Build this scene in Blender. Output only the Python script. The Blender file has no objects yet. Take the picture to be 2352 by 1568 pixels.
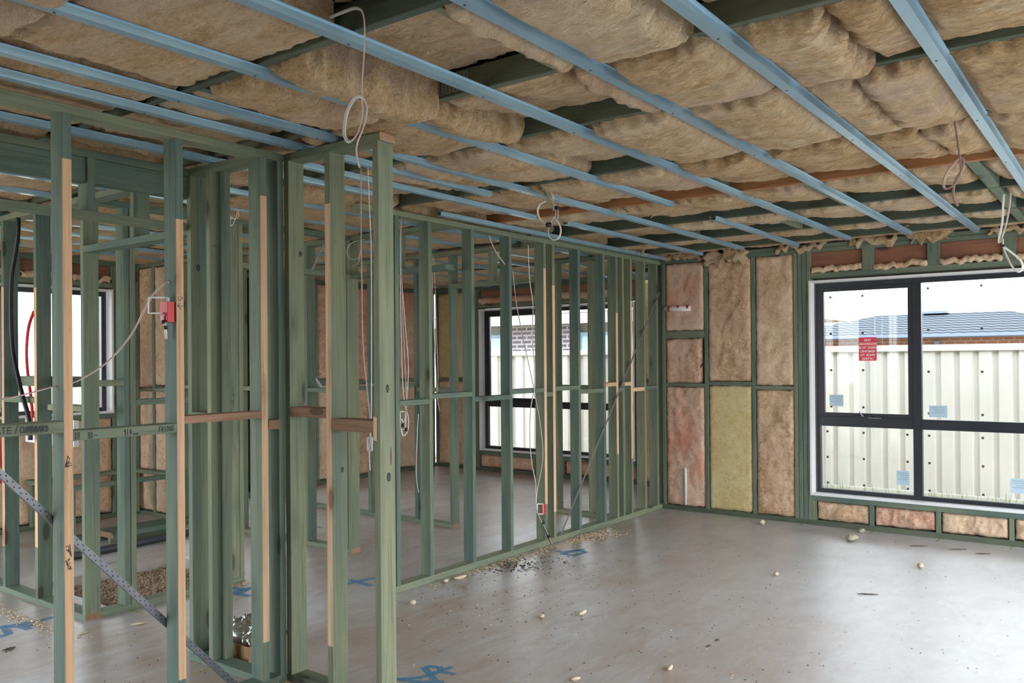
import bpy, math, random
import numpy as np
from mathutils import Vector, Matrix, noise

SC = bpy.context.scene
COL = SC.collection
# ------------------------------------------------------------------ camera
F, CX, CY = 1927.5, 1176.0, 820.0          # pixels of the 2352x1568 frame
YAW, PITCH, ROLL = math.radians(36.730), math.radians(.1728), math.radians(-.4492)
EYE = Vector((0, 0, 1.482))
_fw = Vector((math.cos(YAW)*math.cos(PITCH), math.sin(YAW)*math.cos(PITCH), math.sin(PITCH)))
_r = _fw.cross(Vector((0, 0, 1))).normalized()
_u = _r.cross(_fw)
RIGHT = math.cos(ROLL)*_r + math.sin(ROLL)*_u
UP = -math.sin(ROLL)*_r + math.cos(ROLL)*_u
cam_d = bpy.data.cameras.new('camera')
cam = bpy.data.objects.new('camera', cam_d); COL.objects.link(cam)
cam_d.sensor_width = 36; cam_d.lens = F/2352*36
cam_d.shift_y = (CY-784)/2352
cam_d.clip_start = .02; cam_d.clip_end = 300
cam.matrix_world = Matrix(((RIGHT.x, UP.x, -_fw.x, EYE.x), (RIGHT.y, UP.y, -_fw.y, EYE.y), (RIGHT.z, UP.z, -_fw.z, EYE.z), (0, 0, 0, 1)))
SC.camera = cam
# ------------------------------------------------------------------ sky, exposure
W = bpy.data.worlds.new('overcast_sky'); SC.world = W; W.use_nodes = True
_bg = W.node_tree.nodes['Background']
_bg.inputs[0].default_value = (.90, .95, 1.0, 1); _bg.inputs[1].default_value = 1.9
SC.view_settings.view_transform = 'Standard'; SC.view_settings.look = 'None'
SC.view_settings.gamma = 1; SC.view_settings.use_curve_mapping = False
SC.view_settings.exposure = 1.82
SC.cycles.max_bounces = 10; SC.cycles.diffuse_bounces = 8; SC.cycles.transparent_max_bounces = 16

# ------------------------------------------------------------------ pixel -> point on a known plane
def ray(px, py): return _fw + RIGHT*((px-CX)/F) + UP*(-(py-CY)/F)
def on(ax, v, px, py):
    d = ray(px, py); t = (v-EYE[ax])/d[ax]; return EYE+d*t
def onx(v, p): return on(0, v, *p)
def ony(v, p): return on(1, v, *p)
def onz(v, p): return on(2, v, *p)

# ------------------------------------------------------------------ materials
def srgb(r, g, b): return tuple(((c/255)/12.92 if c/255 <= .04045 else ((c/255+.055)/1.055)**2.4) for c in (r, g, b))+(1,)
class NT:
    def __init__(s, name):
        s.m = bpy.data.materials.new(name); s.m.use_nodes = True
        s.t = s.m.node_tree; s.b = s.t.nodes['Principled BSDF']; s.out = s.t.nodes['Material Output']
    def n(s, typ, ins=None, **kw):
        o = s.t.nodes.new(typ)
        for k, v in kw.items(): setattr(o, k, v)
        for k, v in (ins or {}).items():
            if hasattr(v, 'is_output'): s.t.links.new(v, o.inputs[k])
            else: o.inputs[k].default_value = v
        return o
    def l(s, a, b): s.t.links.new(a, b)
    def math(s, op, a, b=0.0, clamp=False):
        o = s.n('ShaderNodeMath', {0: a, 1: b}, operation=op); o.use_clamp = clamp; return o.outputs[0]
    def ramp(s, fac, stops):
        o = s.n('ShaderNodeValToRGB', {0: fac}); e = o.color_ramp.elements
        while len(e) < len(stops): e.new(.5)
        for x, (p, c) in zip(e, stops): x.position = p; x.color = c if len(c) == 4 else tuple(c)+(1,)
        return o.outputs[0]
    def mix(s, f, a, b, mode='MIX'):
        o = s.n('ShaderNodeMix', data_type='RGBA', blend_type=mode)
        for i, v in ((0, f), (6, a), (7, b)):
            if hasattr(v, 'is_output'): s.l(v, o.inputs[i])
            else: o.inputs[i].default_value = v
        return o.outputs[2]
    def noise(s, vec, scale, detail=4, rough=.55, dist=0):
        return s.n('ShaderNodeTexNoise', {'Vector': vec, 'Scale': scale, 'Detail': detail, 'Roughness': rough, 'Distortion': dist}).outputs[0]
    def mapping(s, vec, scale, loc=(0, 0, 0)):
        return s.n('ShaderNodeMapping', {0: vec, 1: loc, 3: scale}).outputs[0]
    def bump(s, h, strength, dist):
        o = s.n('ShaderNodeBump', {'Height': h, 'Strength': strength, 'Distance': dist}); s.l(o.outputs[0], s.b.inputs['Normal'])
    def color(s, c):
        if hasattr(c, 'is_output'): s.l(c, s.b.inputs['Base Color'])
        else: s.b.inputs['Base Color'].default_value = c

MATS = {}
def plain(name, rgb, rough=.6, metal=0., var=.0, scale=8., bump=0.):
    t = NT(name); tc = t.n('ShaderNodeTexCoord').outputs['Object']
    n = t.noise(tc, scale, 5)
    d = [c*(1-var) for c in rgb[:3]]+[1]; b = [min(1, c*(1+var)) for c in rgb[:3]]+[1]
    t.color(t.ramp(n, [(.3, d), (.7, b)]))
    t.b.inputs['Roughness'].default_value = rough; t.b.inputs['Metallic'].default_value = metal
    if bump: t.bump(t.noise(tc, scale*6, 4), bump, .004)
    MATS[name] = t.m; return t.m

def timber(name, axis, cols, dark=(.05, .05, .035, 1), knots=True, rough=.78):
    t = NT(name); tc = t.n('ShaderNodeTexCoord').outputs['Object']; rnd = t.n('ShaderNodeObjectInfo').outputs['Random']
    off = t.n('ShaderNodeCombineXYZ', {0: t.math('MULTIPLY', rnd, 53), 1: t.math('MULTIPLY', rnd, 31), 2: t.math('MULTIPLY', rnd, 17)}).outputs[0]
    v = t.n('ShaderNodeVectorMath', {0: tc, 1: off}, operation='ADD').outputs[0]
    def sc(a, l): r = [a, a, a]; r[axis] = l; return tuple(r)
    blot = t.noise(t.mapping(v, sc(7, 1.1)), 1, 3)
    grain = t.noise(t.mapping(v, sc(75, 2.2)), 1, 6, .65, .6)
    fleck = t.noise(t.mapping(v, sc(160, 14)), 1, 2)
    f = t.math('ADD', t.math('MULTIPLY', blot, 1.0), t.math('MULTIPLY', t.math('SUBTRACT', rnd, .5), .45))
    base = t.ramp(f, [(.25, cols[0]), (.5, cols[1]), (.78, cols[2])])
    g = t.ramp(grain, [(.28, (.62, .62, .60)), (.5, (.97, .97, .97)), (.75, (1.14, 1.12, 1.05))])
    c = t.mix(1.0, base, g, 'MULTIPLY')
    fl = t.ramp(fleck, [(.68, (0, 0, 0)), (.76, (1, 1, 1))])
    c = t.mix(t.math('MULTIPLY', fl, .45), c, dark)
    if knots:
        k = t.n('ShaderNodeTexVoronoi', {'Vector': t.mapping(v, sc(5.5, 2.0)), 'Scale': 1.0, 'Randomness': 1.0}).outputs['Distance']
        kn = t.ramp(k, [(.09, (1, 1, 1)), (.13, (.3, .3, .3)), (.25, (0, 0, 0))])
        c = t.mix(t.math('MULTIPLY', kn, .9), c, dark)
    t.color(c); t.b.inputs['Roughness'].default_value = rough
    t.bump(grain, .25, .002)
    MATS[name] = t.m
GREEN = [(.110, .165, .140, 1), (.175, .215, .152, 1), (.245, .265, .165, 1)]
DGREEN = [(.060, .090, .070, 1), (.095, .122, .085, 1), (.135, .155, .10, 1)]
PINE = [(.66, .42, .25, 1), (.74, .50, .31, 1), (.80, .58, .38, 1)]
BROWN = [(.30, .17, .10, 1), (.38, .22, .14, 1), (.44, .27, .18, 1)]
LVL = [(.26, .115, .07, 1), (.33, .15, .09, 1), (.38, .18, .11, 1)]
ORANGE = [(.33, .15, .06, 1), (.42, .20, .085, 1), (.50, .26, .12, 1)]
for a, ch in enumerate('xyz'):
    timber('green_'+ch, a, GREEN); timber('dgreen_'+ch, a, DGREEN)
    timber('pine_'+ch, a, PINE, (.30, .13, .05, 1)); timber('brown_'+ch, a, BROWN, (.12, .06, .03, 1))
    timber('lvl_'+ch, a, LVL, (.09, .04, .03, 1)); timber('orange_'+ch, a, ORANGE, (.12, .045, .02, 1))

def wool(name, cols, stain=None, streak=(1, 1, 1), bs=1.0, bd=.05):
    t = NT(name); tc = t.n('ShaderNodeTexCoord').outputs['Object']; rnd = t.n('ShaderNodeObjectInfo').outputs['Random']
    off = t.n('ShaderNodeCombineXYZ', {0: t.math('MULTIPLY', rnd, 41), 1: t.math('MULTIPLY', rnd, 23), 2: t.math('MULTIPLY', rnd, 11)}).outputs[0]
    v = t.mapping(t.n('ShaderNodeVectorMath', {0: tc, 1: off}, operation='ADD').outputs[0], streak)
    a = t.noise(v, 3.2, 4, .6, .8); b = t.noise(v, 17, 6, .68, 1.2); c3 = t.noise(v, 70, 4, .7, .6)
    f = t.math('ADD', t.math('MULTIPLY', a, .32), t.math('ADD', t.math('MULTIPLY', b, .42), t.math('MULTIPLY', c3, .26)))
    f = t.math('ADD', f, t.math('MULTIPLY', t.math('SUBTRACT', rnd, .5), .10))
    c = t.ramp(f, [(.37, cols[0]), (.475, cols[1]), (.57, cols[2])])  # darker brown in the creases is shade put into the wool colour
    pore_shade = t.ramp(t.noise(v, 26, 5, .62, 1.5), [(.30, (1, 1, 1)), (.40, (0, 0, 0))])  # pore spots darkened in the colour too, as painted shade
    c = t.mix(t.math('MULTIPLY', pore_shade, .6), c, [q*.55 for q in cols[0][:3]]+[1])
    if stain:
        s = t.ramp(t.noise(v, 1.7, 3, .5, .4), [(.50, (0, 0, 0)), (.70, (1, 1, 1))])
        c = t.mix(t.math('MULTIPLY', s, .65), c, stain)
    t.color(c); t.b.inputs['Roughness'].default_value = 1.0
    t.b.inputs['Specular IOR Level'].default_value = .05
    t.b.inputs['Sheen Weight'].default_value = .15
    h = t.math('ADD', t.math('MULTIPLY', b, .62), t.math('MULTIPLY', c3, .38))
    t.bump(h, bs, bd)
    MATS[name] = t.m
wool('wool_ceiling', [(.58, .34, .15, 1), (.84, .575, .315, 1), (.95, .76, .51, 1)], (.78, .57, .44, 1), (2.2, .8, 2.0), 1.0, .045)
wool('wool_wall', [(.46, .27, .16, 1), (.66, .46, .30, 1), (.78, .59, .42, 1)], (.64, .42, .32, 1), (1, 1, 1), .5, .02)
wool('wool_pink', [(.50, .26, .17, 1), (.70, .45, .33, 1), (.80, .57, .44, 1)], (.70, .24, .14, 1), (1, 1, 1), .5, .02)
wool('wool_yellow', [(.58, .44, .20, 1), (.68, .55, .29, 1), (.74, .63, .38, 1)], None, (1, 1, 1), .3, .01)
wool('wool_pale', [(.70, .62, .42, 1), (.80, .74, .55, 1), (.86, .82, .66, 1)])

plain('steel_blue', (.33, .52, .66, 1), .28, .40, .10, 3)
plain('galv', (.34, .36, .39, 1), .40, .8, .12, 20)
plain('dark_steel', (.15, .155, .165, 1), .42, .6, .15, 20)
plain('black_alu', (.018, .020, .028, 1), .38, 0, .1)
plain('primer_white', (.82, .83, .84, 1), .5, 0, .03)
plain('cable_white', (.78, .74, .70, 1), .45, 0, .04)
plain('cable_pink', (.40, .27, .24, 1), .5, 0, .05)
plain('cable_red', (.45, .06, .06, 1), .5)
plain('black_plastic', (.012, .012, .016, 1), .45)
plain('red_plastic', (.62, .02, .025, 1), .45, 0, .06)
plain('sign_red', (.85, .06, .11, 1), .5, 0, .03)
plain('sign_white', (.92, .86, .86, 1), .6)
plain('label_blue', (.50, .66, .76, 1), .6, 0, .06, 30)
plain('label_print', (.30, .42, .52, 1), .6)
plain('ink', (.012, .012, .016, 1), .6)
plain('pad', (.10, .06, .06, 1), .8)
plain('fence_cream', (.55, .535, .495, 1), .45, 0, .05, 2)
plain('eave_cream', (.36, .355, .33, 1), .6)
plain('gutter_blue', (.16, .20, .30, 1), .5)
plain('cardboard', (.36, .22, .12, 1), .8, 0, .12, 14)
plain('foil', (.72, .73, .74, 1), .22, .9, .1, 20)
def spray(name, rgb, lo, hi):
    t = NT(name); tc = t.n('ShaderNodeTexCoord').outputs['Object']; t.color(rgb); t.b.inputs['Roughness'].default_value = .6
    m = t.ramp(t.math('ADD', t.math('MULTIPLY', t.noise(tc, 26, 6, .7), .6), t.math('MULTIPLY', t.noise(tc, 120, 3, .7), .4)), [(lo, (0, 0, 0)), (hi, (1, 1, 1))])
    mx = t.n('ShaderNodeMixShader', {0: t.math('MULTIPLY', m, .85), 1: t.n('ShaderNodeBsdfTransparent').outputs[0], 2: t.b.outputs[0]}); t.l(mx.outputs[0], t.out.inputs[0]); MATS[name] = t.m
spray('paint_blue', (.10, .30, .52, 1), .34, .56); spray('paint_lime', (.45, .62, .07, 1), .36, .6)
plain('shavings', (.66, .52, .34, 1), .9, 0, .35, 60)
plain('dark_dirt', (.10, .065, .045, 1), .95, 0, .4, 60)
plain('soil', (.33, .24, .17, 1), .95, 0, .3, 9, .6)
plain('offcut', (.66, .56, .40, 1), .85, 0, .15, 30)
plain('bark', (.13, .10, .085, 1), .9, 0, .3, 40)
plain('roof_void', (.09, .08, .07, 1), .95)
plain('pvc_grey', (.05, .055, .065, 1), .4)
plain('blue_bag', (.55, .62, .70, 1), .4, 0, .2, 20)

t = NT('concrete'); tc = t.n('ShaderNodeTexCoord').outputs['Object']
v2 = t.mapping(tc, (1.0, 1.7, 1))
big = t.noise(v2, .55, 5, .6, .6); mid = t.noise(v2, 2.6, 7, .68, 1.0); fine = t.noise(tc, 30, 6, .7); tr = t.noise(t.mapping(tc, (1.1, 6, 1)), 1.6, 6, .7, 1.5)
base = t.ramp(mid, [(.28, (.42, .41, .41)), (.52, (.505, .50, .505)), (.75, (.565, .565, .575))])
dirt = t.math('MULTIPLY', t.ramp(t.math('ADD', t.math('MULTIPLY', big, .55), t.math('MULTIPLY', tr, .45)), [(.40, (0, 0, 0)), (.58, (1, 1, 1))]), .72)
sx = t.n('ShaderNodeSeparateXYZ', {0: tc}); g_ = t.math('ADD', t.math('ADD', .60, t.math('MULTIPLY', t.math('SUBTRACT', sx.outputs[1], 1.8), .34)), t.math('MULTIPLY', t.math('SUBTRACT', sx.outputs[0], 4.0), -.22))
g_ = t.math('ADD', g_, t.math('MULTIPLY', t.math('SUBTRACT', big, .5), .8)); g_ = t.math('MAXIMUM', t.math('MINIMUM', g_, 1.0), .08)
dirt = t.math('MULTIPLY', dirt, g_)
c = t.mix(dirt, base, (.40, .30, .23, 1))
pat = t.math('MULTIPLY', t.ramp(t.noise(t.mapping(tc, (1.2, 2.2, 1)), 1.7, 7, .66, .7), [(.52, (0, 0, 0)), (.70, (1, 1, 1))]), .75)
pat = t.math('MULTIPLY', pat, g_)
c = t.mix(pat, c, (.36, .245, .17, 1))
c = t.mix(t.ramp(fine, [(.3, (.12, .12, .12)), (.6, (0, 0, 0))]), c, (.20, .17, .15, 1))
sp = t.n('ShaderNodeTexVoronoi', {'Vector': tc, 'Scale': 26.0}).outputs['Distance']
c = t.mix(t.math('MULTIPLY', t.ramp(sp, [(.03, (1, 1, 1)), (.07, (0, 0, 0))]), t.ramp(mid, [(.45, (0, 0, 0)), (.55, (1, 1, 1))])), c, (.10, .08, .07, 1))
t.color(c)
t.l(t.math('ADD', t.math('MULTIPLY', dirt, .10), t.math('ADD', t.math('MULTIPLY', mid, .10), .30)), t.b.inputs['Roughness'])
t.bump(fine, .05, .002)
MATS['concrete'] = t.m

t = NT('grass'); tc = t.n('ShaderNodeTexCoord').outputs['Object']
t.color(t.ramp(t.noise(tc, 3, 8, .7), [(.3, (.30, .25, .17)), (.55, (.36, .32, .22)), (.75, (.25, .30, .12))])); t.b.inputs['Roughness'].default_value = 1
MATS['grass'] = t.m

def brickmat(name, c1, c2, mortar, scale, swap):
    t = NT(name); tc = t.n('ShaderNodeTexCoord').outputs['Object']
    s = t.n('ShaderNodeSeparateXYZ', {0: tc}); v = t.n('ShaderNodeCombineXYZ', {0: s.outputs[swap], 1: s.outputs[2], 2: 0.0}).outputs[0]
    b = t.n('ShaderNodeTexBrick', {'Vector': v, 'Color1': c1, 'Color2': c2, 'Mortar': mortar, 'Scale': scale, 'Mortar Size': .018, 'Brick Width': .24*1, 'Row Height': .086})
    t.color(b.outputs[0]); t.b.inputs['Roughness'].default_value = .85; MATS[name] = t.m
brickmat('brick_purple', (.13, .105, .135, 1), (.17, .135, .165, 1), (.40, .39, .40, 1), 1.0, 1)
brickmat('brick_red', (.25, .10, .065, 1), (.29, .125, .08, 1), (.33, .22, .17, 1), 1.0, 1)

t = NT('roof_tiles'); tc = t.n('ShaderNodeTexCoord').outputs['Object']
s = t.n('ShaderNodeSeparateXYZ', {0: tc})
z = t.math('FRACT', t.math('ADD', t.math('MULTIPLY', s.outputs[2], 14.0), t.math('MULTIPLY', t.math('SINE', t.math('MULTIPLY', s.outputs[1], 24)), .10)))
t.color(t.ramp(z, [(.0, (.012, .020, .036)), (.34, (.016, .026, .045)), (.46, (.105, .118, .128)), (1., (.09, .105, .12))])); t.b.inputs['Roughness'].default_value = .9; t.b.inputs['Specular IOR Level'].default_value = .1
MATS['roof_tiles'] = t.m

t = NT('glass'); tr_ = t.n('ShaderNodeBsdfTransparent', {0: (.97, .98, .98, 1)}); gl = t.n('ShaderNodeBsdfGlossy', {1: .02})
fr = t.n('ShaderNodeFresnel', {0: 1.45}); mx = t.n('ShaderNodeMixShader', {0: fr.outputs[0], 1: tr_.outputs[0], 2: gl.outputs[0]})
t.l(mx.outputs[0], t.out.inputs[0]); MATS['glass'] = t.m

# ------------------------------------------------------------------ objects
def tag(o, label=None, cat=None, group=None, kind=None):
    if label: o['label'] = label
    if cat: o['category'] = cat
    if group: o['group'] = group
    if kind: o['kind'] = kind
    return o
def empty(name, loc, label=None, cat=None, group=None, kind=None):
    o = bpy.data.objects.new(name, None); COL.objects.link(o); o.location = loc; o.empty_display_size = .1
    return tag(o, label, cat, group, kind)
def wpos(o):
    p = Vector(o.location); q = o.parent
    while q: p += q.location; q = q.parent
    return p
def link(name, me, loc, parent=None):
    o = bpy.data.objects.new(name, me); COL.objects.link(o)
    loc = Vector(loc)
    if parent is not None: o.parent = parent; loc = loc-wpos(parent)
    o.location = loc; return o
def mesh(name, verts, faces, mats, midx=None, smooth=False):
    me = bpy.data.meshes.new(name); me.from_pydata([tuple(v) for v in verts], [], faces)
    for m in mats: me.materials.append(MATS[m])
    if midx: me.polygons.foreach_set('material_index', midx)
    if smooth: me.polygons.foreach_set('use_smooth', [True]*len(faces))
    me.update(); return me

CACHE = {}
def bar_mesh(dx, dy, dz, mats, ch=.0022, band=None):
    """chamfered bar centred on x,y standing on z=0. band=(face,z0,z1): band of second material on that long face ('-y' or '-x')"""
    key = (round(dx, 4), round(dy, 4), round(dz, 4), tuple(mats), ch, band)
    if key in CACHE: return CACHE[key]
    d = (dx, dy, dz); ax = max(range(3), key=lambda i: d[i])
    a, b = [i for i in range(3) if i != ax]
    if ax == 1: a, b = 2, 0
    if ax == 0: a, b = 1, 2
    ha, hb = d[a]/2, d[b]/2; c = min(ch, ha*.4, hb*.4)
    ring = [(-ha+c, -hb), (ha-c, -hb), (ha, -hb+c), (ha, hb-c), (ha-c, hb), (-ha+c, hb), (-ha, hb-c), (-ha, -hb+c)]
    cuts = [0., d[ax]]
    if band: cuts = [0.]+[min(max(q, .001), d[ax]-.001) for q in band[1:]]+[d[ax]]
    V = []; Fc = []; MI = []
    cen = [0, 0, 0]; cen[2] = dz/2
    for t_ in cuts:
        for (p, q) in ring:
            w = [0, 0, 0]; w[a] = p; w[b] = q; w[ax] = t_-d[ax]/2
            V.append([w[0], w[1], w[2]+dz/2])
    for k in range(len(cuts)-1):
        for i in range(8):
            j = (i+1) % 8; Fc.append((k*8+i, k*8+j, k*8+8+j, k*8+8+i)); mi = 0
            if band and k == 1:
                # face 0 is -b side; face 6 is -a side
                if (band[0] == '-y' and ((ax == 2 and i in (0, 7, 1)))) or (band[0] == '-x' and ax == 2 and i in (6, 5, 7)): mi = 1
            MI.append(mi)
    Fc.append(tuple(range(7, -1, -1))); MI.append(len(mats)-1 if len(mats) > 2 else 0)
    n = (len(cuts)-1)*8; Fc.append(tuple(range(n, n+8))); MI.append(len(mats)-1 if len(mats) > 2 else 0)
    me = mesh('bar', V, Fc, mats, MI); CACHE[key] = me; return me
def bar(name, parent, x0, x1, y0, y1, z0, z1, mat='green', band=None, endmat=None, band_mat='pine', ch=.0022):
    d = (x1-x0, y1-y0, z1-z0); ax = 'xyz'[max(range(3), key=lambda i: d[i])]
    tim = lambda m: m+'_'+ax if m+'_x' in MATS else m
    mats = [tim(mat)]
    if band or endmat: mats.append(tim(band_mat))
    if endmat: mats.append(tim(endmat))
    return link(name, bar_mesh(*d, mats, ch, band), ((x0+x1)/2, (y0+y1)/2, z0), parent)
def block(name, parent, x0, x1, y0, y1, z0, z1, mat): return bar(name, parent, x0, x1, y0, y1, z0, z1, mat, ch=.001)

def catmull(P, n=6):
    P = [Vector(p) for p in P]; out = []
    for i in range(len(P)-1):
        p0 = P[max(i-1, 0)]; p1 = P[i]; p2 = P[i+1]; p3 = P[min(i+2, len(P)-1)]
        for k in range(n):
            s = k/n; out.append(.5*((2*p1)+(p2-p0)*s+(2*p0-5*p1+4*p2-p3)*s*s+(3*p1-p0-3*p2+p3)*s**3))
    out.append(P[-1]); return out
def tube(name, P, r, mat, parent=None, sides=8, n=6, stripe=None, flat=1.0, smooth=True, taper=None):
    pts = catmull(P, n) if n > 1 else [Vector(p) for p in P]
    base = pts[0].copy(); V = []; Fc = []; MI = []
    prev = None
    for i, p in enumerate(pts):
        tng = (pts[min(i+1, len(pts)-1)]-pts[max(i-1, 0)])
        if tng.length < 1e-9: tng = Vector((0, 0, -1))
        tng.normalize()
        if prev is None:
            ref = Vector((1, -1, 0)).normalized() if abs(tng.z) > .5 else Vector((0, 0, 1)); nrm = (ref-tng*ref.dot(tng)).normalized()
        else:
            nrm = (prev-tng*prev.dot(tng))
            nrm = nrm.normalized() if nrm.length > 1e-6 else prev
        prev = nrm; bn = tng.cross(nrm); rr = r*(taper(i/(len(pts)-1)) if taper else 1)
        for k in range(sides):
            a = 2*math.pi*k/sides; V.append(p-base+nrm*math.cos(a)*rr*flat+bn*math.sin(a)*rr)
    for i in range(len(pts)-1):
        for k in range(sides):
            j = (k+1) % sides; Fc.append((i*sides+k, i*sides+j, (i+1)*sides+j, (i+1)*sides+k)); MI.append(1 if stripe and k == 1 else 0)
    Fc.append(tuple(range(sides-1, -1, -1))); MI.append(0); n0 = (len(pts)-1)*sides; Fc.append(tuple(range(n0, n0+sides))); MI.append(0)
    return link(name, mesh(name, V, Fc, [mat]+([stripe] if stripe else []), MI, smooth), base, parent)

def nz(x, y, z): return noise.noise(Vector((x, y, z)))
def cushion(name, o, U, V, N, lu, lv, thick, step, seed, mat, edge=.03, amp=.012, fu=1., fv=1., off=(0, 0, 0, 0), rag=.006, shape=None, parent=None, hole=None, fold=.6):
    """soft batt: face grid displaced along N, ragged rim, layered sides going back by thick"""
    o = Vector(o); U = Vector(U); V = Vector(V); N = Vector(N)
    nu = max(4, int(lu/step)); nv = max(4, int(lv/step)); verts = []; faces = []
    for j in range(nv+1):
        tt = j/nv
        for i in range(nu+1):
            s = i/nu; x = s*lu; y = tt*lv
            d = min(min(s, 1-s)*lu, min(tt, 1-tt)*lv)
            q = max(0., 1-d/edge) if edge > 0 else 0
            drop = edge*.8*(1-math.sqrt(max(0., 1-q*q)))
            h = 1.1*nz(x*3.1*fu, y*3.1*fv, seed)+.55*nz(x*9*fu, y*9*fv, seed+7)+.30*(1-2*abs(nz(x*16*fu, y*16*fv, seed+13)))+.30*nz(x*34*fu, y*34*fv, seed+3)+fold*(max(0., 1-abs(nz(x*5.2*fu+.8*nz(x*6, y*6, seed), y*2.6*fv, seed+31))*3.2)-.3)
            b = (off[0]*(1-s)+off[1]*s)*(1-tt)+(off[2]*(1-s)+off[3]*s)*tt
            e = b+amp*h*(.35+.65*min(1, d/(edge+.01)))-drop
            if shape: e = shape(x, y, e, s, tt)
            rg = rag*min(1., max(0., 1-d/.06))
            p = U*(x+rg*nz(y*22, seed, 5.1)*(1 if s > .5 else -1)*2)+V*(y+rg*nz(x*22, seed, 9.4)*2)+N*e
            verts.append(p)
    W_ = nu+1
    for j in range(nv):
        for i in range(nu):
            if hole and hole(i/nu, j/nv): continue
            faces.append((j*W_+i, j*W_+i+1, (j+1)*W_+i+1, (j+1)*W_+i))
    rim = [i for i in range(nu+1)]+[j*W_+nu for j in range(1, nv+1)]+[nv*W_+i for i in range(nu-1, -1, -1)]+[j*W_ for j in range(nv-1, 0, -1)]
    R = len(rim); prev = rim
    cu = U*lu/2+V*lv/2
    for L in range(1, 4):
        st = len(verts)
        for k, vi in enumerate(rim):
            p = verts[vi]; dep = N.dot(p); tgt = -thick
            z_ = dep+(tgt-dep)*L/3
            q = p-N*dep; out = (q-cu); jig = .010*nz(k*.35, L*3.3, seed+21) if L < 3 else 0
            verts.append(q+out.normalized()*jig+N*z_)
        cur = list(range(st, st+R))
        for k in range(R):
            m = (k+1) % R; faces.append((prev[k], cur[k], cur[m], prev[m]))
        prev = cur
    faces.append(tuple(prev))
    # orientation: face grid winds U x V ; flip when that opposes N
    if U.cross(V).dot(N) < 0: faces = [tuple(reversed(f)) for f in faces]
    return link(name, mesh(name, verts, faces, [mat], None, True), o, parent)

def ribbon(name, strokes, width, mat, parent, M3, lay=Vector((0, -.00002, 0))):
    """pen / paint strokes: lists of 2-D points laid on a plane. M3 maps (u,v)->point; lift along M3's normal is in M3 itself"""
    V = []; Fc = []
    for S in strokes:
        P = [Vector((a, b)) for a, b in S]
        for i in range(len(P)-1):
            d = P[i+1]-P[i]
            if d.length < 1e-6: continue
            d.normalize(); nn = Vector((-d.y, d.x))*width/2; a = P[i]-d*width*.3; b = P[i+1]+d*width*.3; k = len(V)
            V += [M3(*(a-nn)), M3(*(b-nn)), M3(*(b+nn)), M3(*(a+nn))]
            lf = lay*(k//4)
            for q_ in range(1, 5): V[-q_] = V[-q_]+lf
            Fc.append((k, k+1, k+2, k+3))
    c0 = V[0].copy()
    return link(name, mesh(name, [v-c0 for v in V], Fc, [mat]), c0, parent)
ORD = ['first', 'second', 'third', 'fourth', 'fifth', 'sixth', 'seventh', 'eighth', 'ninth', 'tenth', 'eleventh', 'twelfth', 'thirteenth', 'fourteenth', 'fifteenth', 'sixteenth', 'seventeenth']
R_ = random.Random(7)

# ================================================================== SETTING
XR, XF, YN = 7.552, 8.79, 7.90            # inner faces: window wall, far room's window wall, back wall
YB = 3.79                                  # front face of the middle stud wall
def slab(name, rects, z0, z1, mat, kind='structure', holes=()):
    V = []; Fc = []
    for (x0, x1, y0, y1) in rects:
        k = len(V); V += [(x0, y0, z0), (x1, y0, z0), (x1, y1, z0), (x0, y1, z0), (x0, y0, z1), (x1, y0, z1), (x1, y1, z1), (x0, y1, z1)]
        Fc += [(k+3, k+2, k+1, k), (k+4, k+5, k+6, k+7), (k, k+1, k+5, k+4), (k+1, k+2, k+6, k+5), (k+2, k+3, k+7, k+6), (k+3, k, k+4, k+7)]
    o = link(name, mesh(name, V, Fc, [mat]), (0, 0, 0)); return tag(o, kind=kind)
HX0, HX1, HY0, HY1 = 2.62, 3.60, 5.02, 5.93     # pit left open in the slab
floor = slab('floor', [(-6, 7.64, -6, 3.79), (-6, HX0, 3.79, 7.99), (HX1, 8.88, 3.79, 7.99), (HX0, HX1, 3.79, HY0), (HX0, HX1, HY1, 7.99)], -.19, 0, 'concrete')
tag(floor, 'grey concrete slab floor with brown dirt and paint marks', None)
ground = slab('ground', [(-40, 60, -50, 60)], -.6, -.192, 'grass'); tag(ground, 'dry grassy ground outside the house')
roof = slab('roof', [(-1.5, 8.15, -1.62, 4.4), (-1.5, 8.98, 4.4, 8.6)], 2.92, 2.96, 'roof_void'); tag(roof, 'dark roof slab above the ceiling frame, put in to block the sky')  # flat slab put in to block sky, cut short behind to let light in
fas = slab('trim_1', [(-1.5, 8.15, -1.62, -1.59), (-1.5, -1.47, -1.59, 8.6), (-1.47, 8.98, 8.57, 8.6), (8.95, 8.98, 4.4, 8.57), (8.12, 8.15, -1.59, 4.4)], 2.44, 2.92, 'roof_void'); tag(fas, 'boards added around the eaves to stop light leaks')  # boards added to keep light from leaking in under the roof slab

tag(slab('wall_sky_block', [(-1.62, -1.5, -1.62, 3.6), (-1.5, .9, -1.62, -1.5)], 0, 2.44, 'roof_void'), 'plain dark wall added behind the viewer to block sky light')  # unseen dark walls added to cut sky light from behind
def wall(name, loc, label): return empty(name, loc, label, None, None, 'structure')
TP0, TP1 = 2.41, 2.445
ST = .035
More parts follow.
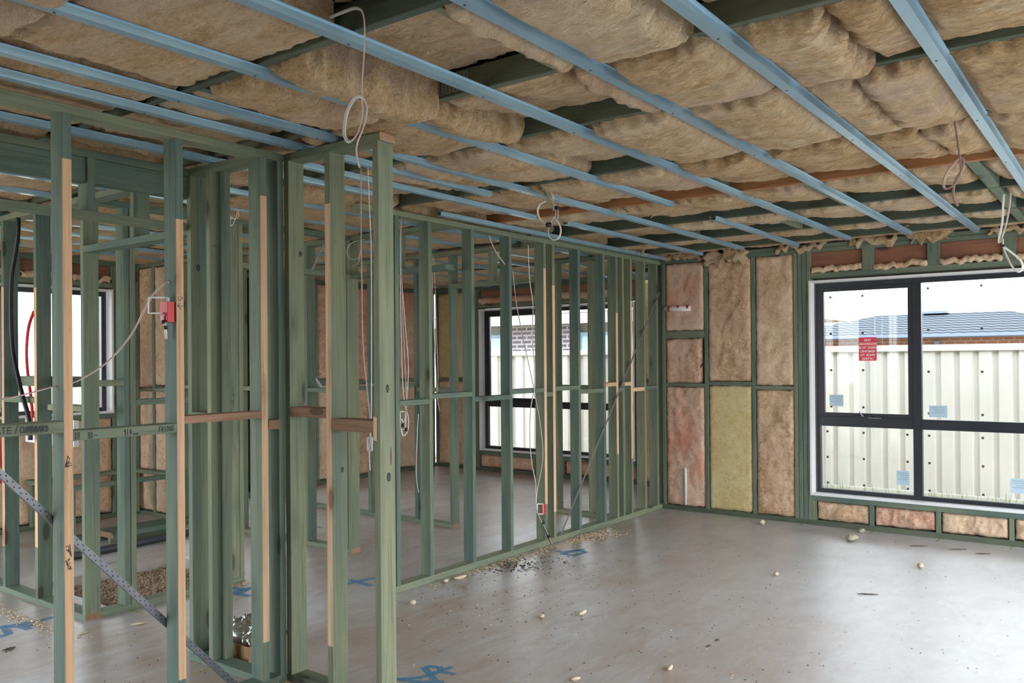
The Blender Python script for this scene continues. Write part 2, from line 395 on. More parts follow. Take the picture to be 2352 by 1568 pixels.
# ---- stud walls running along X (front face looks to -Y)
def studs_x(w, y0, y1, xs, z0=ST, z1=TP0, pine=None, name='stud', mat='green'):
    for i, x in enumerate(xs):
        b = (pine or {}).get(i)
        bar(name, w, x, x+ST, y0, y1, z0, z1, mat, band=('-y', b[0]-z0, b[1]-z0) if b else None)
def studs_y(w, x0, x1, ys, z0=ST, z1=TP0, pine=None, name='stud', mat='green'):
    for i, y in enumerate(ys):
        b = (pine or {}).get(i)
        bar(name, w, x0, x1, y, y+ST, z0, z1, mat, band=('-x', b[0]-z0, b[1]-z0) if b else None)

# A: near stud wall on the left
YA0, YA1 = 3.18, 3.27
wA = wall('wall_left', (1.4, YA0, 0), 'near green stud wall on the left with marked noggins')
bar('bottom_plate', wA, .55, 2.495, YA0, YA1, 0, ST)
tpA = bar('top_plate', wA, .55, 2.495, YA0, YA1, TP0, TP1)
studs_x(wA, YA0, YA1, [1.030, 1.492, 1.948, 2.366, 2.460], pine={1: (.04, 2.24), 2: (.17, 2.075), 3: (.21, 2.235)})
nogA = bar('noggin', wA, 1.065, 1.492, YA0, YA1, 1.225, 1.268)
nogB = bar('noggin', wA, 1.527, 1.948, YA0, YA1, 1.192, 1.230)
bar('noggin', wA, 1.983, 2.366, YA0, YA1, 1.226, 1.258, 'brown'); bar('noggin', wA, 2.401, 2.460, YA0-.004, YA1, 1.172, 1.214, 'brown')
# C: short wall coming forward
XC0, XC1 = 2.495, 2.585
wC = wall('wall_stub', (XC0, 2.85, 0), 'short green stud wall end standing forward in the room')
bar('bottom_plate', wC, XC0, XC1, 2.545, 3.18, 0, ST); tC = bar('top_plate', wC, XC0, XC1, 2.545, 3.18, TP0, TP1, endmat='brown')
studs_y(wC, XC0, XC1, [2.558, 2.862, 3.145], pine={1: (.22, 2.18)})
bar('noggin', wC, XC0, XC1, 2.897, 3.145, 1.228, 1.272, 'brown'); bar('noggin', wC, XC0, XC1, 2.593, 2.862, 1.176, 1.228, 'brown')
bar('packer', wC, XC0-.004, XC0, 2.575, 2.594, 1.145, 1.245, 'pine')
# G: return beside the corner
XG0, XG1 = 2.39, 2.48
wG = wall('wall_return', (XG0, 3.5, 0), 'green stud return wall behind the left wall corner')
bar('bottom_plate', wG, XG0, XG1, YA1, 3.805, 0, ST); bar('top_plate', wG, XG0, XG1, YA1, 3.79, TP0, TP1)
studs_y(wG, XG0, XG1, [3.605, 3.770]); bar('stud', wG, XG0+.05, XG1, 3.570, 3.605, ST, TP0)
bar('noggin', wG, XG0, XG1, 3.640, 3.770, 1.20, 1.235)
# N + B: the long middle wall
wB = wall('wall_middle', (5.5, YB, 0), 'long open green stud wall crossing the room to the window wall')
YB1 = YB+.09
bar('bottom_plate', wB, 3.831, XR, YB, YB1, 0, .045)
bar('top_plate', wB, 3.55, XR, YB, YB1, TP0, TP1); bar('top_plate', wB, 5.35, XR, YB+.004, YB1, TP1, TP1+.035)
Bx = [3.843, 4.155, 4.605, 5.050, 5.508, 5.632, 6.018, 6.435, 6.660, 6.778, 6.932, 7.198, 7.455]
studs_x(wB, YB, YB1, Bx, .045, TP0, {4: (.33, 2.21), 5: (.25, 2.08), 8: (.62, 1.90), 10: (.55, 2.02)})
bar('stud', wB, 3.831, 3.843, YB+.01, YB1, .045, TP0, 'dgreen')
hb = [1.222, 1.256, 1.215, 1.252, None, 1.256, 1.219, None, 1.268, 1.211, 1.266, 1.206]
for i, z in enumerate([1.205, 1.238, 1.198, 1.236, 1.20, 1.240, 1.202, 1.250, 1.195, 1.248, 1.190, 1.20]):
    bar('noggin', wB, Bx[i]+ST, Bx[i+1], YB, YB1, z-.015, z+.020, 'pine' if i in (7, 9, 10) else 'green')
# lintel over the wide opening left of the return
wN = wall('wall_opening', (1.9, YB, 2.1), 'green lintel and header framing over the wide opening')
bar('top_plate', wN, .9, XG1, YB, YB1, TP0, TP1); bar('lintel', wN, .9, XG0, YB+.012, YB+.057, 2.295, TP0)
bar('header', wN, .9, XG0, YB, YB1, 2.137, 2.170)
bar('cripple_stud', wN, 1.888, 1.923, YB-.004, YB+.086, 2.17, TP0); bar('cripple_stud', wN, 1.30, 1.335, YB-.004, YB+.086, 2.17, TP0)
# E / F / door head between
YF = 4.85
wE = wall('wall_pantry', (XG0, 5.5, 0), 'green stud wall behind the left wall with pale edged studs')
bar('bottom_plate', wE, XG0, XG1, YF, 7.90, 0, ST, endmat='brown'); bar('top_plate', wE, XG0, XG1, YF, 7.9, TP0, TP1)
studs_y(wE, XG0, XG1, [YF, 5.437, 5.895, 6.345, 6.80, 7.25], pine={1: (.35, 1.95), 2: (.30, 1.98)})
for y, z in ((4.885, 1.20), (5.472, 1.235), (5.93, 1.20), (6.38, 1.235)): bar('noggin', wE, XG0, XG1, y, y+.41, z, z+.035)
bar('door_head', wE, XG0, XG1, 3.805, YF, 2.118, 2.155); bar('top_plate', wE, XG0, XG1, 3.88, YF, TP0, TP1); bar('cripple_stud', wE, XG0, XG1, 4.30, 4.335, 2.155, TP0)
wF = wall('wall_hall', (3, YF, 0), 'green stud hall wall beyond the opening with paired studs')
bar('bottom_plate', wF, XG1, 3.46, YF, YF+.09, 0, ST); bar('top_plate', wF, XG1, 4.52, YF, YF+.09, TP0, TP1)
studs_x(wF, YF, YF+.09, [2.628, 2.666, 3.390, 3.427])
bar('noggin', wF, 2.48, 2.628, YF, YF+.09, 1.345, 1.38); bar('noggin', wF, 2.701, 3.39, YF, YF+.09, 1.225, 1.26)
bar('door_head', wF, 3.46, 4.43, YF, YF+.09, 2.118, 2.155)
# H, K, M cross walls in the rooms behind
def cross(name, x, y0, y1, ys, label, head=None, cr=(), nog=True, base=None, pine=None):
    w = wall(name, (x, y0, 0), label)
    bar('bottom_plate', w, x, x+.09, base[0] if base else y0, base[1] if base else y1, 0, ST, endmat='brown'); bar('top_plate', w, x, x+.09, y0, y1, TP0, TP1)
    studs_y(w, x, x+.09, ys, pine=pine)
    if head: bar('door_head', w, x, x+.09, head[0], head[1], 2.118, 2.155)
    for c in cr: bar('cripple_stud', w, x, x+.09, c, c+ST, 2.155, TP0)
    if nog:
        for i in range(len(ys)-1):
            if ys[i+1]-ys[i] > .1: bar('noggin', w, x, x+.09, ys[i]+ST, ys[i+1], 1.20+.035*(i % 2), 1.235+.035*(i % 2))
    return w
wH = cross('wall_bathroom', 4.43, 3.88, 7.9, [4.858, 4.897, 5.365, 5.82, 6.27, 6.72, 7.17, 7.62], 'green stud wall two rooms back seen through the stub wall', head=(3.88, 4.858), cr=(4.35,), base=(4.858, 7.9))
wK = cross('wall_bedroom', 5.61, 3.88, 7.9, [4.848, 5.27, 5.88, 6.33, 6.78, 7.23, 7.68], 'green stud wall with a doorway behind the middle wall', head=(3.88, 4.848), cr=(4.40,), base=(4.848, 7.9))
wM = cross('wall_closet', 6.76, 3.88, 4.58, [4.12, 4.50, 4.545], 'short green stud wall of the closet behind the middle wall')

# ---- outside walls with windows
def ext_lining(w, axis, c, spans):
    for (u0, u1, z0, z1) in spans:
        if axis == 'x': block('cladding_panel', w, c, c+.012, u0, u1, z0, z1, 'roof_void')
        else: block('cladding_panel', w, u0, u1, c, c+.012, z0, z1, 'roof_void')
wR = wall('wall_right', (XR, 2.0, 0), 'insulated green stud wall with the large window on the right')
X0, X1 = XR, XR+.09
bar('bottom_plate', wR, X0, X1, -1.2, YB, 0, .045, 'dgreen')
bar('top_plate', wR, X0, X1, -1.2, YB+.09, 2.412, 2.447); bar('top_plate', wR, X0, X1, -1.2, YB+.09, 2.449, 2.484)
studs_y(wR, X0, X1, [3.745, 3.298, 2.832, 2.443, 2.404, 2.365], .045, 2.412); bar('stud', wR, X0, X1, 2.326, 2.361, .045, 2.412)
bar('noggin', wR, X0, X1, 3.333, 3.745, 1.677, 1.748); bar('noggin', wR, X0, X1, 3.333, 3.745, 1.205, 1.24)
bar('noggin', wR, X0, X1, 2.867, 3.298, 1.225, 1.26); bar('noggin', wR, X0, X1, 2.478, 2.832, 1.19, 1.225)
WL, WR_ = 2.326, -.20                       # window 1 opening in y
bar('window_head', wR, X0, X1, WR_, WL, 2.182, 2.226); bar('lintel', wR, X0+.04, X0+.085, WR_, WL, 2.226, 2.412, 'lvl')
bar('sill_trimmer', wR, X0, X1, WR_, WL, .215, .262)
for y in (1.796, 1.288, .752, .25): bar('cripple_stud', wR, X0, X0+.035, y, y+.092, 2.226, 2.412)
for y in (2.290, 1.812, 1.298, .782, .26, -.235): bar('cripple_stud', wR, X0, X1, y, y+ST, .045, .215)
studs_y(wR, X0, X1, [WR_-.04, WR_-.08, -.73, -1.2], .045, 2.412)
ext_lining(wR, 'x', X1+.004, [(WL-.02, YB+.02, -.15, 2.48), (WR_+.02, WL-.02, -.15, .27), (WR_+.02, WL-.02, 2.17, 2.48), (-1.25, WR_+.02, -.15, 2.48)])

wFR = wall('wall_far_right', (XF, 5.8, 0), 'insulated stud wall with a window in the room behind')
bar('bottom_plate', wFR, XF, XF+.09, YB1, YN+.09, 0, .045, 'dgreen'); bar('top_plate', wFR, XF, XF+.09, YB1, YN+.09, 2.412, 2.484)
W2L, W2R = 7.105, 4.75
FRy = [7.86, 7.55, 7.15, 7.112, W2R-.04, W2R-.078, 4.30]
studs_y(wFR, XF, XF+.09, FRy, .045, 2.412)
bar('window_head', wFR, XF, XF+.09, W2R, W2L, 2.182, 2.226); bar('lintel', wFR, XF+.04, XF+.085, W2R, W2L, 2.226, 2.412, 'lvl'); bar('sill_trimmer', wFR, XF, XF+.09, W2R, W2L, .215, .262)
for y in (6.65, 6.2, 5.75, 5.3): bar('cripple_stud', wFR, XF, XF+.09, y, y+ST, .045, .215)
bar('noggin', wFR, XF, XF+.09, 7.585, 7.86, 1.20, 1.235); bar('noggin', wFR, XF, XF+.09, 7.185, 7.55, 1.20, 1.235); bar('noggin', wFR, XF, XF+.09, 4.335, 4.672, 1.2, 1.235)
ext_lining(wFR, 'x', XF+.094, [(W2L-.02, YN+.08, -.15, 2.48), (W2R+.02, W2L-.02, -.15, .27), (W2R+.02, W2L-.02, 2.17, 2.48), (YB1, W2R+.02, -.15, 2.48)])
# return wall joining the two window walls
wS = wall('wall_return_outer', (8.2, YB, 0), 'insulated outside stud wall at the far right corner')
bar('bottom_plate', wS, XR+.09, XF+.09, YB, YB1, 0, .045); bar('top_plate', wS, XR+.09, XF+.09, YB, YB1, 2.412, 2.484)
studs_x(wS, YB, YB1, [7.65, 8.10, 8.55, 8.845], .045, 2.412); ext_lining(wS, 'y', YB-.016, [(XR+.09, XF+.1, -.15, 2.48)])
wN2 = wall('wall_back', (5, YN, 0), 'insulated outside stud wall closing the back of the house')
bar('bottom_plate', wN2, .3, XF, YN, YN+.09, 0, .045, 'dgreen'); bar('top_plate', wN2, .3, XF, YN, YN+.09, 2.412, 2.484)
W3L, W3R = 2.38, 4.165
NBx = [.3, .75, 1.2, 1.65, W3L-.075, W3L-.037, W3R+.002, W3R+.04, 4.40, 4.72, 5.60, 5.735, 6.455, 6.66, 7.10, 7.55, 8.00, 8.45, 8.74]
studs_x(wN2, YN, YN+.09, NBx, .045, 2.412)
bar('window_head', wN2, 4.755, 5.60, YN, YN+.09, 2.17, 2.215); bar('window_head', wN2, 5.77, 6.455, YN, YN+.09, 2.17, 2.215); bar('window_head', wN2, W3L, W3R, YN, YN+.09, 2.20, 2.245); bar('lintel', wN2, W3L, W3R, YN+.04, YN+.085, 2.245, 2.412, 'lvl'); bar('sill_trimmer', wN2, W3L, W3R, YN, YN+.09, .955, 1.0)  # the first two heads frame the added light doors
for x in (2.8, 3.25, 3.70): bar('cripple_stud', wN2, x, x+ST, YN, YN+.09, .045, .955); bar('cripple_stud', wN2, x, x+.09, YN, YN+.035, 2.245, 2.412)
for i in range(len(NBx)-1):
    if NBx[i+1]-NBx[i] > .2 and not (W3L-.05 < NBx[i] < W3R-.02) and NBx[i] not in (4.72, 5.735): bar('noggin', wN2, NBx[i]+ST, NBx[i+1], YN, YN+.09, 1.20+.03*(i % 2), 1.235+.03*(i % 2))
ext_lining(wN2, 'y', YN+.094, [(.2, W3L+.02, -.15, 2.48), (W3L+.02, W3R-.02, -.15, 1.0), (W3L+.02, W3R-.02, 2.19, 2.48), (W3R-.02, 4.50, -.15, 2.48), (4.515, 4.765, -.15, 2.48), (4.765, 5.59, 2.17, 2.48), (5.59, 5.78, -.15, 2.48), (5.78, 6.45, 2.17, 2.48), (6.45, XF-.005, -.15, 2.48)])

# ------------------------------------------------------------------ windows
def window(name, axis, c, u0, u1, z0, z1, mull, trans, label, lower_mull=True, sash=None):
    """c: inner wall face; u0<u1 along the wall. reveal boards, black frame set to the outside, panes"""
    s = 1
    def B(nm, par, d0, d1, a0, a1, b0, b1, m):
        if axis == 'x': return block(nm, par, c+d0, c+d1, a0, a1, b0, b1, m)
        return block(nm, par, a0, a1, c+d0, c+d1, b0, b1, m)
    w = empty(name, (c, (u0+u1)/2, z0) if axis == 'x' else ((u0+u1)/2, c, z0), label, None, None, 'structure')
    t_ = .019
    for (a0, a1, b0, b1) in ((u0, u0+t_, z0, z1), (u1-t_, u1, z0, z1), (u0+t_, u1-t_, z0, z0+t_), (u0+t_, u1-t_, z1-t_, z1)): B('reveal_board', w, -.012, .105, a0, a1, b0, b1, 'primer_white')
    a0, a1, b0, b1 = u0+t_, u1-t_, z0+t_, z1-t_; f = .042; D0, D1 = .098, .150
    B('frame_jamb', w, D0, D1, a0, a0+f, b0, b1, 'black_alu'); B('frame_jamb', w, D0, D1, a1-f, a1, b0, b1, 'black_alu')
    B('frame_sill', w, D0, D1, a0+f, a1-f, b0, b0+f*.85, 'black_alu'); B('frame_head', w, D0, D1, a0+f, a1-f, b1-f, b1, 'black_alu')
    for m in mull: B('mullion', w, D0, D1, m-.034, m+.034, b0+f*.85, b1-f, 'black_alu')
    cells = [a0+f]+sorted(mull)+[a1-f]; panes = []
    for i in range(len(cells)-1):
        p0 = cells[i]+(.034 if i else 0); p1 = cells[i+1]-(.034 if i < len(cells)-2 else 0)
        if trans: B('transom', w, D0-.010, D1, p0, p1, trans-.045, trans+.040, 'black_alu')
        for (q0, q1) in (((b0+f*.85, trans-.045), (trans+.040, b1-f)) if trans else ((b0+f*.85, b1-f),)):
            if sash is not None and sash == i and (not trans or q0 > trans):
                e = .036
                B('sash_rail', w, D0+.004, D1-.012, p0, p0+e, q0, q1, 'black_alu'); B('sash_rail', w, D0+.004, D1-.012, p1-e, p1, q0, q1, 'black_alu')
                B('sash_rail', w, D0+.004, D1-.012, p0+e, p1-e, q0, q0+e, 'black_alu'); B('sash_rail', w, D0+.004, D1-.012, p0+e, p1-e, q1-e, q1, 'black_alu')
                r0, r1, q0, q1 = p0+e, p1-e, q0+e, q1-e
            else: r0, r1 = p0, p1
            panes.append((B('pane', w, .122, .128, r0, r1, q0, q1, 'glass'), r0, r1, q0, q1))
    return w, panes
win1, panes1 = window('window_1', 'x', XR, WR_+.004, 2.340, .262, 2.160, [1.483], .918, 'large black framed window with white reveals on the right', sash=1)
win2, panes2 = window('window_2', 'x', XF, W2R+.004, W2L+.004, .270, 2.160, [6.02], .900, 'black framed window of the room behind', sash=1)
win3, panes3 = window('window_3', 'y', YN, W3L+.004, W3R+.010, 1.0, 2.185, [3.25], None, 'black framed window in the back wall at far left')
ldoor_far, panes4 = window('window_4', 'y', YN, 5.772, 6.453, .047, 2.168, [], None, 'hidden glazed door added in the back wall to light the far room')  # hidden behind studs, added to let light into the back rooms
ldoor_mid, panes5 = window('window_5', 'y', YN, 4.757, 5.598, .047, 2.168, [], None, 'hidden glazed door added in the back wall to light the middle room')  # second added door behind the studs, also for back room light
XG_ = XR+.120
for (p, r0, r1, q0, q1) in panes1:
    nr = 4 if q0 > .9 else 3
    ys_ = [r1-.055, (r0+r1)/2+.02] if r1 > 1.6 else [r1-.05, (r0+r1)/2+.35, (r0+r1)/2-.10, r0+.1]
    if q0 < .9 and r1 > 1.6: ys_.append(r0+.05)
    for a in range(nr):
        for yy in ys_:
            z_ = q0+.05+(q1-q0-.10)*a/(nr-1)
            block('spacer_pad', p, XG_-.003, XG_+.001, yy-.009, yy+.009, z_-.009, z_+.009, 'pad')
# latch on the transom
lat = empty('latch', (XR+.09, 1.905, .958)); lat.parent = win1; lat.location = Vector((XR+.09, 1.905, .958))-win1.location
block('latch_body', lat, XR+.078, XR+.098, 1.84, 1.98, .958, .972, 'black_alu'); block('latch_bar', lat, XR+.072, XR+.086, 1.76, 1.87, .954, .960, 'galv')
tube('latch_lever', [(XR+.085, 1.91, .966), (XR+.07, 1.925, .985), (XR+.068, 1.94, 1.01)], .006, 'galv', lat)

# red sign on the glass, reads backwards from inside (printed to face outside)
sgn = empty('window_sign', (XG_-.004, 1.877, 1.45), 'red warning sticker with white mirrored lettering on the right window glass', 'sign')
block('sign_sheet', sgn, XG_-.004, XG_-.0025, 1.804, 1.951, 1.449, 1.652, 'sign_red')
for k, txt in enumerate(['THIS', 'SASH/PANEL', 'NEEDS TO BE', 'REMOVED', 'PRIOR TO', 'LIFTING']):
    cu = bpy.data.curves.new('lettering', 'FONT'); cu.body = txt; cu.size = .027; cu.align_x = 'CENTER'; cu.offset = .0006
    tmp = bpy.data.objects.new('tmp', cu); COL.objects.link(tmp)
    dg = bpy.context.evaluated_depsgraph_get(); me = bpy.data.meshes.new_from_object(tmp.evaluated_get(dg))
    COL.objects.unlink(tmp); bpy.data.objects.remove(tmp); bpy.data.curves.remove(cu)
    # plane x = const seen from -X; viewer's right is -Y, so text x -> +Y gives mirrored writing
    for v in me.vertices: v.co = Vector((0, v.co.x, v.co.y))
    me.materials.clear(); me.materials.append(MATS['sign_white'])
    link('lettering', me, (XG_-.0046, 1.8775, 1.618-k*.0322), sgn)
def note(y0, y1, z0, z1, lab):
    o = empty('window_label', (XG_-.004, (y0+y1)/2, z0), lab, 'label', 'pale blue labels on the right window')
    block('label_sheet', o, XG_-.003, XG_-.002, y0, y1, z0, z1, 'label_blue')
    h = z1-z0; w_ = y1-y0
    for k in range(4): block('print_line', o, XG_-.0036, XG_-.003, y0+w_*.12, y0+w_*(.88-.12*(k % 3)), z0+h*(.82-.15*k), z0+h*(.86-.15*k), 'label_print')
note(2.085, 2.204, 1.049, 1.150, 'blank pale blue label low left in the upper left pane of right window')
note(1.262, 1.398, .978, 1.075, 'pale blue printed label just right of the window mullion above the transom')
note(1.554, 1.655, .396, .517, 'pale blue printed label low in the lower left pane of right window')
note(.70, .821, .40, .516, 'pale blue printed label in the lower right pane, nearest the picture edge')

# ================================================================== CEILING FRAME
ZJ = 2.474
JX = [.47, 1.12, 1.775, 2.43, 3.05, 3.92, 4.85, 5.70, 6.56, 7.245, 7.93, 8.62]
def jrange(i): return (-1.5, 7.98) if JX[i] < 7.5 else (3.9, 7.98)
joists = []
for i, x in enumerate(JX):
    y0, y1 = jrange(i); om = i == 6
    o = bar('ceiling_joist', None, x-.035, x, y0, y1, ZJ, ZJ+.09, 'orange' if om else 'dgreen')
    lab = 'orange-brown untreated ceiling joist crossing above the steel battens' if om else 'green ceiling joist, %s from the left end of the house' % ORD[i]
    tag(o, lab, 'joist', 'ceiling joists'); joists.append(o)
for (ji, y, w_) in ((3, 2.06, .16), (4, 2.28, .12), (5, 3.05, .12)):
    x = JX[ji]-.0362
    npl = block('nail_plate', joists[ji], x-.001, x+.0008, y-w_/2, y+w_/2, ZJ+.012, ZJ+.085, 'galv')
    V = []; Fc = []
    for a in range(9):
        for b in range(5):
            yy = -w_/2+w_*(a+.5)/9; zz = .012+.012*b+.004*(a % 2); k = len(V)
            V += [(0, yy-.003, zz), (0, yy-.003, zz+.008), (0, yy+.001, zz+.008), (0, yy+.001, zz)]; Fc.append((k, k+1, k+2, k+3))
    h = link('plate_slots', mesh('plate_slots', V, Fc, ['ink']), (x-.0016, y, ZJ), npl); h['kind'] = 'stuff'
trim = [(1.775, 2.395, 1.60, 'between the second and third visible joists near the hanging cable'), (3.92, 4.815, 1.99, 'in front of the orange joist'), (4.85, 5.665, 1.54, 'just behind the orange joist'),
        (4.85, 7.21, .645, 'at upper right beside the bright steel batten'), (1.775, 2.395, 2.75, 'at upper left above the stub wall'), (5.70, 7.21, 2.94, 'near the far corner above the middle wall'), (5.70, 6.525, 2.10, 'ahead of the window wall in the middle')]
for (x0, x1, y, where) in trim:
    tag(bar('ceiling_trimmer', None, x0+.001, x1-.001, y-.035 if y != .645 else y, y if y != .645 else y+.06, ZJ+.001, ZJ+.085, 'green'), 'short green trimmer %s' % where, 'trimmer', 'ceiling trimmers')
# steel battens (top-hat channels) along X
PROF = [(-.031, .026), (-.031, .0247), (-.0215, .0247), (-.0190, 0), (.0190, 0), (.0215, .0247), (.031, .0247), (.031, .026), (.0203, .026), (.0178, .0013), (-.0178, .0013), (-.0203, .026)]
def batten(x0, x1, y, lab, grp='steel ceiling battens'):
    L = x1-x0; n = len(PROF); V = [(0, a, b) for a, b in PROF]+[(L, a, b) for a, b in PROF]
    Fc = [(i, i+n, (i+1) % n+n, (i+1) % n) for i in range(n)]+[(11, 0, 1, 2), (11, 2, 3, 10), (10, 3, 4, 9), (9, 4, 5, 8), (8, 5, 6, 7)]
    Fc += [tuple(reversed([q+n for q in f])) for f in Fc[-5:]]
    o = link('ceiling_batten', mesh('ceiling_batten', V, [tuple(reversed(f)) for f in Fc], ['steel_blue']), (x0, y, ZJ-.0265))
    tag(o, lab, 'batten', grp)
    for jx in JX:
        if x0 < jx-.02 < x1 and -1.5 < y < 3.6:
            s = SCREW if SCREW else mk_screw()
            link('screw', s, (jx-.02, y+.006, ZJ-.0265), o)
    return o
SCREW = None
def mk_screw():
    global SCREW
    V = [(.004*math.cos(a), .004*math.sin(a), z) for z in (-.0018, 0) for a in [k*math.pi/3 for k in range(6)]]
    SCREW = mesh('screw', V, [(5, 4, 3, 2, 1, 0)]+[(k, (k+1) % 6, (k+1) % 6+6, k+6) for k in range(6)], ['pad']); return SCREW
hw = .031
BAT = [(.0, 8.1-.6, -.40, 'steel ceiling batten outermost on the near right side'), (.2, 7.54, .065, 'steel ceiling batten second from the near right side'),
       (.2, 7.54, .515, 'bright steel ceiling batten at the far upper right corner of the picture'), (.2, 7.44, 1.005, 'blue steel ceiling batten second from the picture right edge'),
       (.2, 7.26, 1.455, 'blue steel ceiling batten third from the picture right edge'), (.2, 7.23, 1.915, 'blue steel ceiling batten fourth from the picture right edge'),
       (.2, 4.90, 2.378, 'blue steel ceiling batten ending at the orange joist'), (5.55, 7.36, 2.378, 'short blue steel ceiling batten beyond the orange joist'),
       (.2, 7.25, 2.836, 'blue steel ceiling batten crossing over the stub wall end'), (.2, 3.9, 3.070, 'blue steel ceiling batten just in front of the left stud wall'),
       (2.6, 4.74, 3.335, 'blue steel ceiling batten in front of the middle wall, left length'), (5.06, 7.40, 3.290, 'blue steel ceiling batten in front of the middle wall, right length'),
       (.9, 3.6, 3.60, 'blue steel ceiling batten between left wall and opening lintel'), (4.2, 7.54, 3.735, 'blue steel ceiling batten running along the middle wall top')]
for b in BAT: batten(*b)
YBK = [4.16, 4.62, 5.08, 5.54, 6.0, 6.46, 6.92, 7.38]
for k, y in enumerate(YBK): batten(.3, 8.78, y, 'blue steel ceiling batten over the back rooms, %s behind the middle wall' % ORD[k])
ALLB = [b[2] for b in BAT]+YBK

# ------------------------------------------------------------------ ceiling insulation
def ceil_batt(i, y0, y1, drop, lab, seed, step=.022, sag=.022, amp=.014, thick=.10, inset=(.004, .004)):
    x0 = JX[i-1]+inset[0]; x1 = JX[i]-.035-inset[1]
    bl = [b for b in ALLB if y0-.1 < b < y1+.1]
    def shape(x, y, e, s, t_):
        yy = y0+y; dmin = min([abs(yy-b) for b in bl] or [9])
        e += sag*max(0., math.sin(math.pi*min(1, dmin/.23)/2))*(4*s*(1-s))**.5
        if dmin < .034: e = min(e, -.003)
        elif dmin < .075: e = min(e, -.003+(dmin-.034)*1.1)
        return e
    o = cushion('insulation_batt', (x0, y0, ZJ), (1, 0, 0), (0, 1, 0), (0, 0, -1), x1-x0, y1-y0, thick, step, seed, 'wool_ceiling', edge=.045, amp=amp, fu=1.5, fv=.75, off=drop, rag=.02, shape=shape)
    return tag(o, lab, 'insulation', 'ceiling insulation batts')
# near bays by hand: (bay, y0, y1, drops at (x0,y0),(x1,y0),(x0,y1),(x1,y1))
NEAR = {
 1: [(-.4, .74, (0, 0, 0, 0)), (.76, 1.90, (.03, .05, .03, .05)), (1.93, 3.05, (.03, .05, .03, .045)), (3.08, 4.2, (0, 0, 0, 0))],
 2: [(-.6, .52, (-.05, -.05, -.05, -.05)), (.55, 1.93, (-.05, -.085, -.05, -.09)), (1.96, 2.765, (.0, -.005, .005, .0)), (2.80, 3.68, (-.01, .0, -.01, -.01)), (3.72, 4.8, (0, 0, 0, 0))],
 3: [(-.7, .45, (-.05, -.085, -.05, -.085)), (.48, 1.06, (-.03, -.08, -.03, -.085)), (1.09, 1.555, (.015, .03, .02, .03)), (1.62, 2.10, (-.05, -.09, -.05, -.09)), (2.14, 2.70, (.045, .065, .01, .015)), (2.76, 3.9, (.0, -.03, -.02, -.04))],
 4: [(-.45, .70, (.02, -.02, .02, -.03)), (.72, 1.555, (.03, .03, .035, .02)), (1.62, 2.16, (-.01, -.09, .0, -.09)), (2.19, 3.0, (.03, .02, .0, -.02)), (3.05, 3.76, (.0, -.06, -.01, -.06))],
 5: [(-.4, .775, (.03, .02, .035, .03)), (.79, 1.85, (.04, .02, .04, .0)), (1.88, 2.32, (.02, -.085, .02, -.085)), (2.35, 3.25, (.03, .0, .02, -.04)), (3.28, 3.74, (.02, -.08, .0, -.08))],
 6: [(-.4, .725, (.04, -.03, .04, -.04)), (.75, 1.93, (.04, -.05, .035, -.06)), (1.96, 2.72, (.03, -.08, .02, -.07)), (2.75, 3.7, (.02, -.04, .0, -.06))],
 7: [(-.5, .62, (.03, -.03, .02, -.05)), (.73, 1.49, (.03, -.07, .025, -.075)), (1.56, 2.70, (.025, -.07, .025, -.08)), (2.74, 3.72, (.01, -.08, .0, -.085))],
 8: [(-.5, .62, (.02, -.04, .02, -.06)), (.73, 1.86, (.02, -.08, .015, -.08)), (1.90, 2.86, (.01, -.085, .015, -.085)), (2.98, 3.72, (.0, -.085, .0, -.085))],
 9: [(-.5, .62, (.02, -.06, .02, -.06)), (.73, 1.70, (.01, -.085, .02, -.085)), (1.74, 2.86, (.015, -.085, .01, -.085)), (2.98, 3.72, (.02, -.085, .0, -.085))],
}
for bay, L in NEAR.items():
    for k, (y0, y1, d) in enumerate(L):
        far = y1 < .1
        ceil_batt(bay, y0, y1, d, 'tan insulation batt in the %s joist bay from the left, %s from the right-hand side' % (ORD[bay-1], ORD[k]), bay*10.3+k*3.7, .03 if far else (.013 if bay in (3, 4, 5, 6) else .017), sag=.030 if d[0] > 0 else .012, amp=.016 if bay > 2 else .007)
# strip against the window wall
tag(cushion('insulation_batt', (7.25, .3, ZJ-.002), (1, 0, 0), (0, 1, 0), (0, 0, -1), .285, 3.35, .09, .02, 91, 'wool_ceiling', .03, .014, 1.5, .8, (.0, -.035, .0, -.035), .015), 'narrow strip of tan insulation above the window wall top plate', 'insulation', 'ceiling insulation batts')
# back rooms
for bay in range(2, 12):
    y = 3.80 if bay >= 4 else 4.25 if bay == 1 else 4.85 if bay == 2 else 3.95
    k = 0
    while y < 7.8:
        y1 = min(y+1.14, 7.86)
        if y1-y > .3:
            d = R_.uniform(-.02, .03)
            ceil_batt(bay, y, y1, (d, d-.01, R_.uniform(-.02, .03), d), 'tan insulation batt over the back rooms, %s joist bay, %s behind the middle wall' % (ORD[bay-1], ORD[k]), bay*7.7+k*2.9+200, .035, sag=.02, amp=.012)
            k += 1
        y = y1+.02

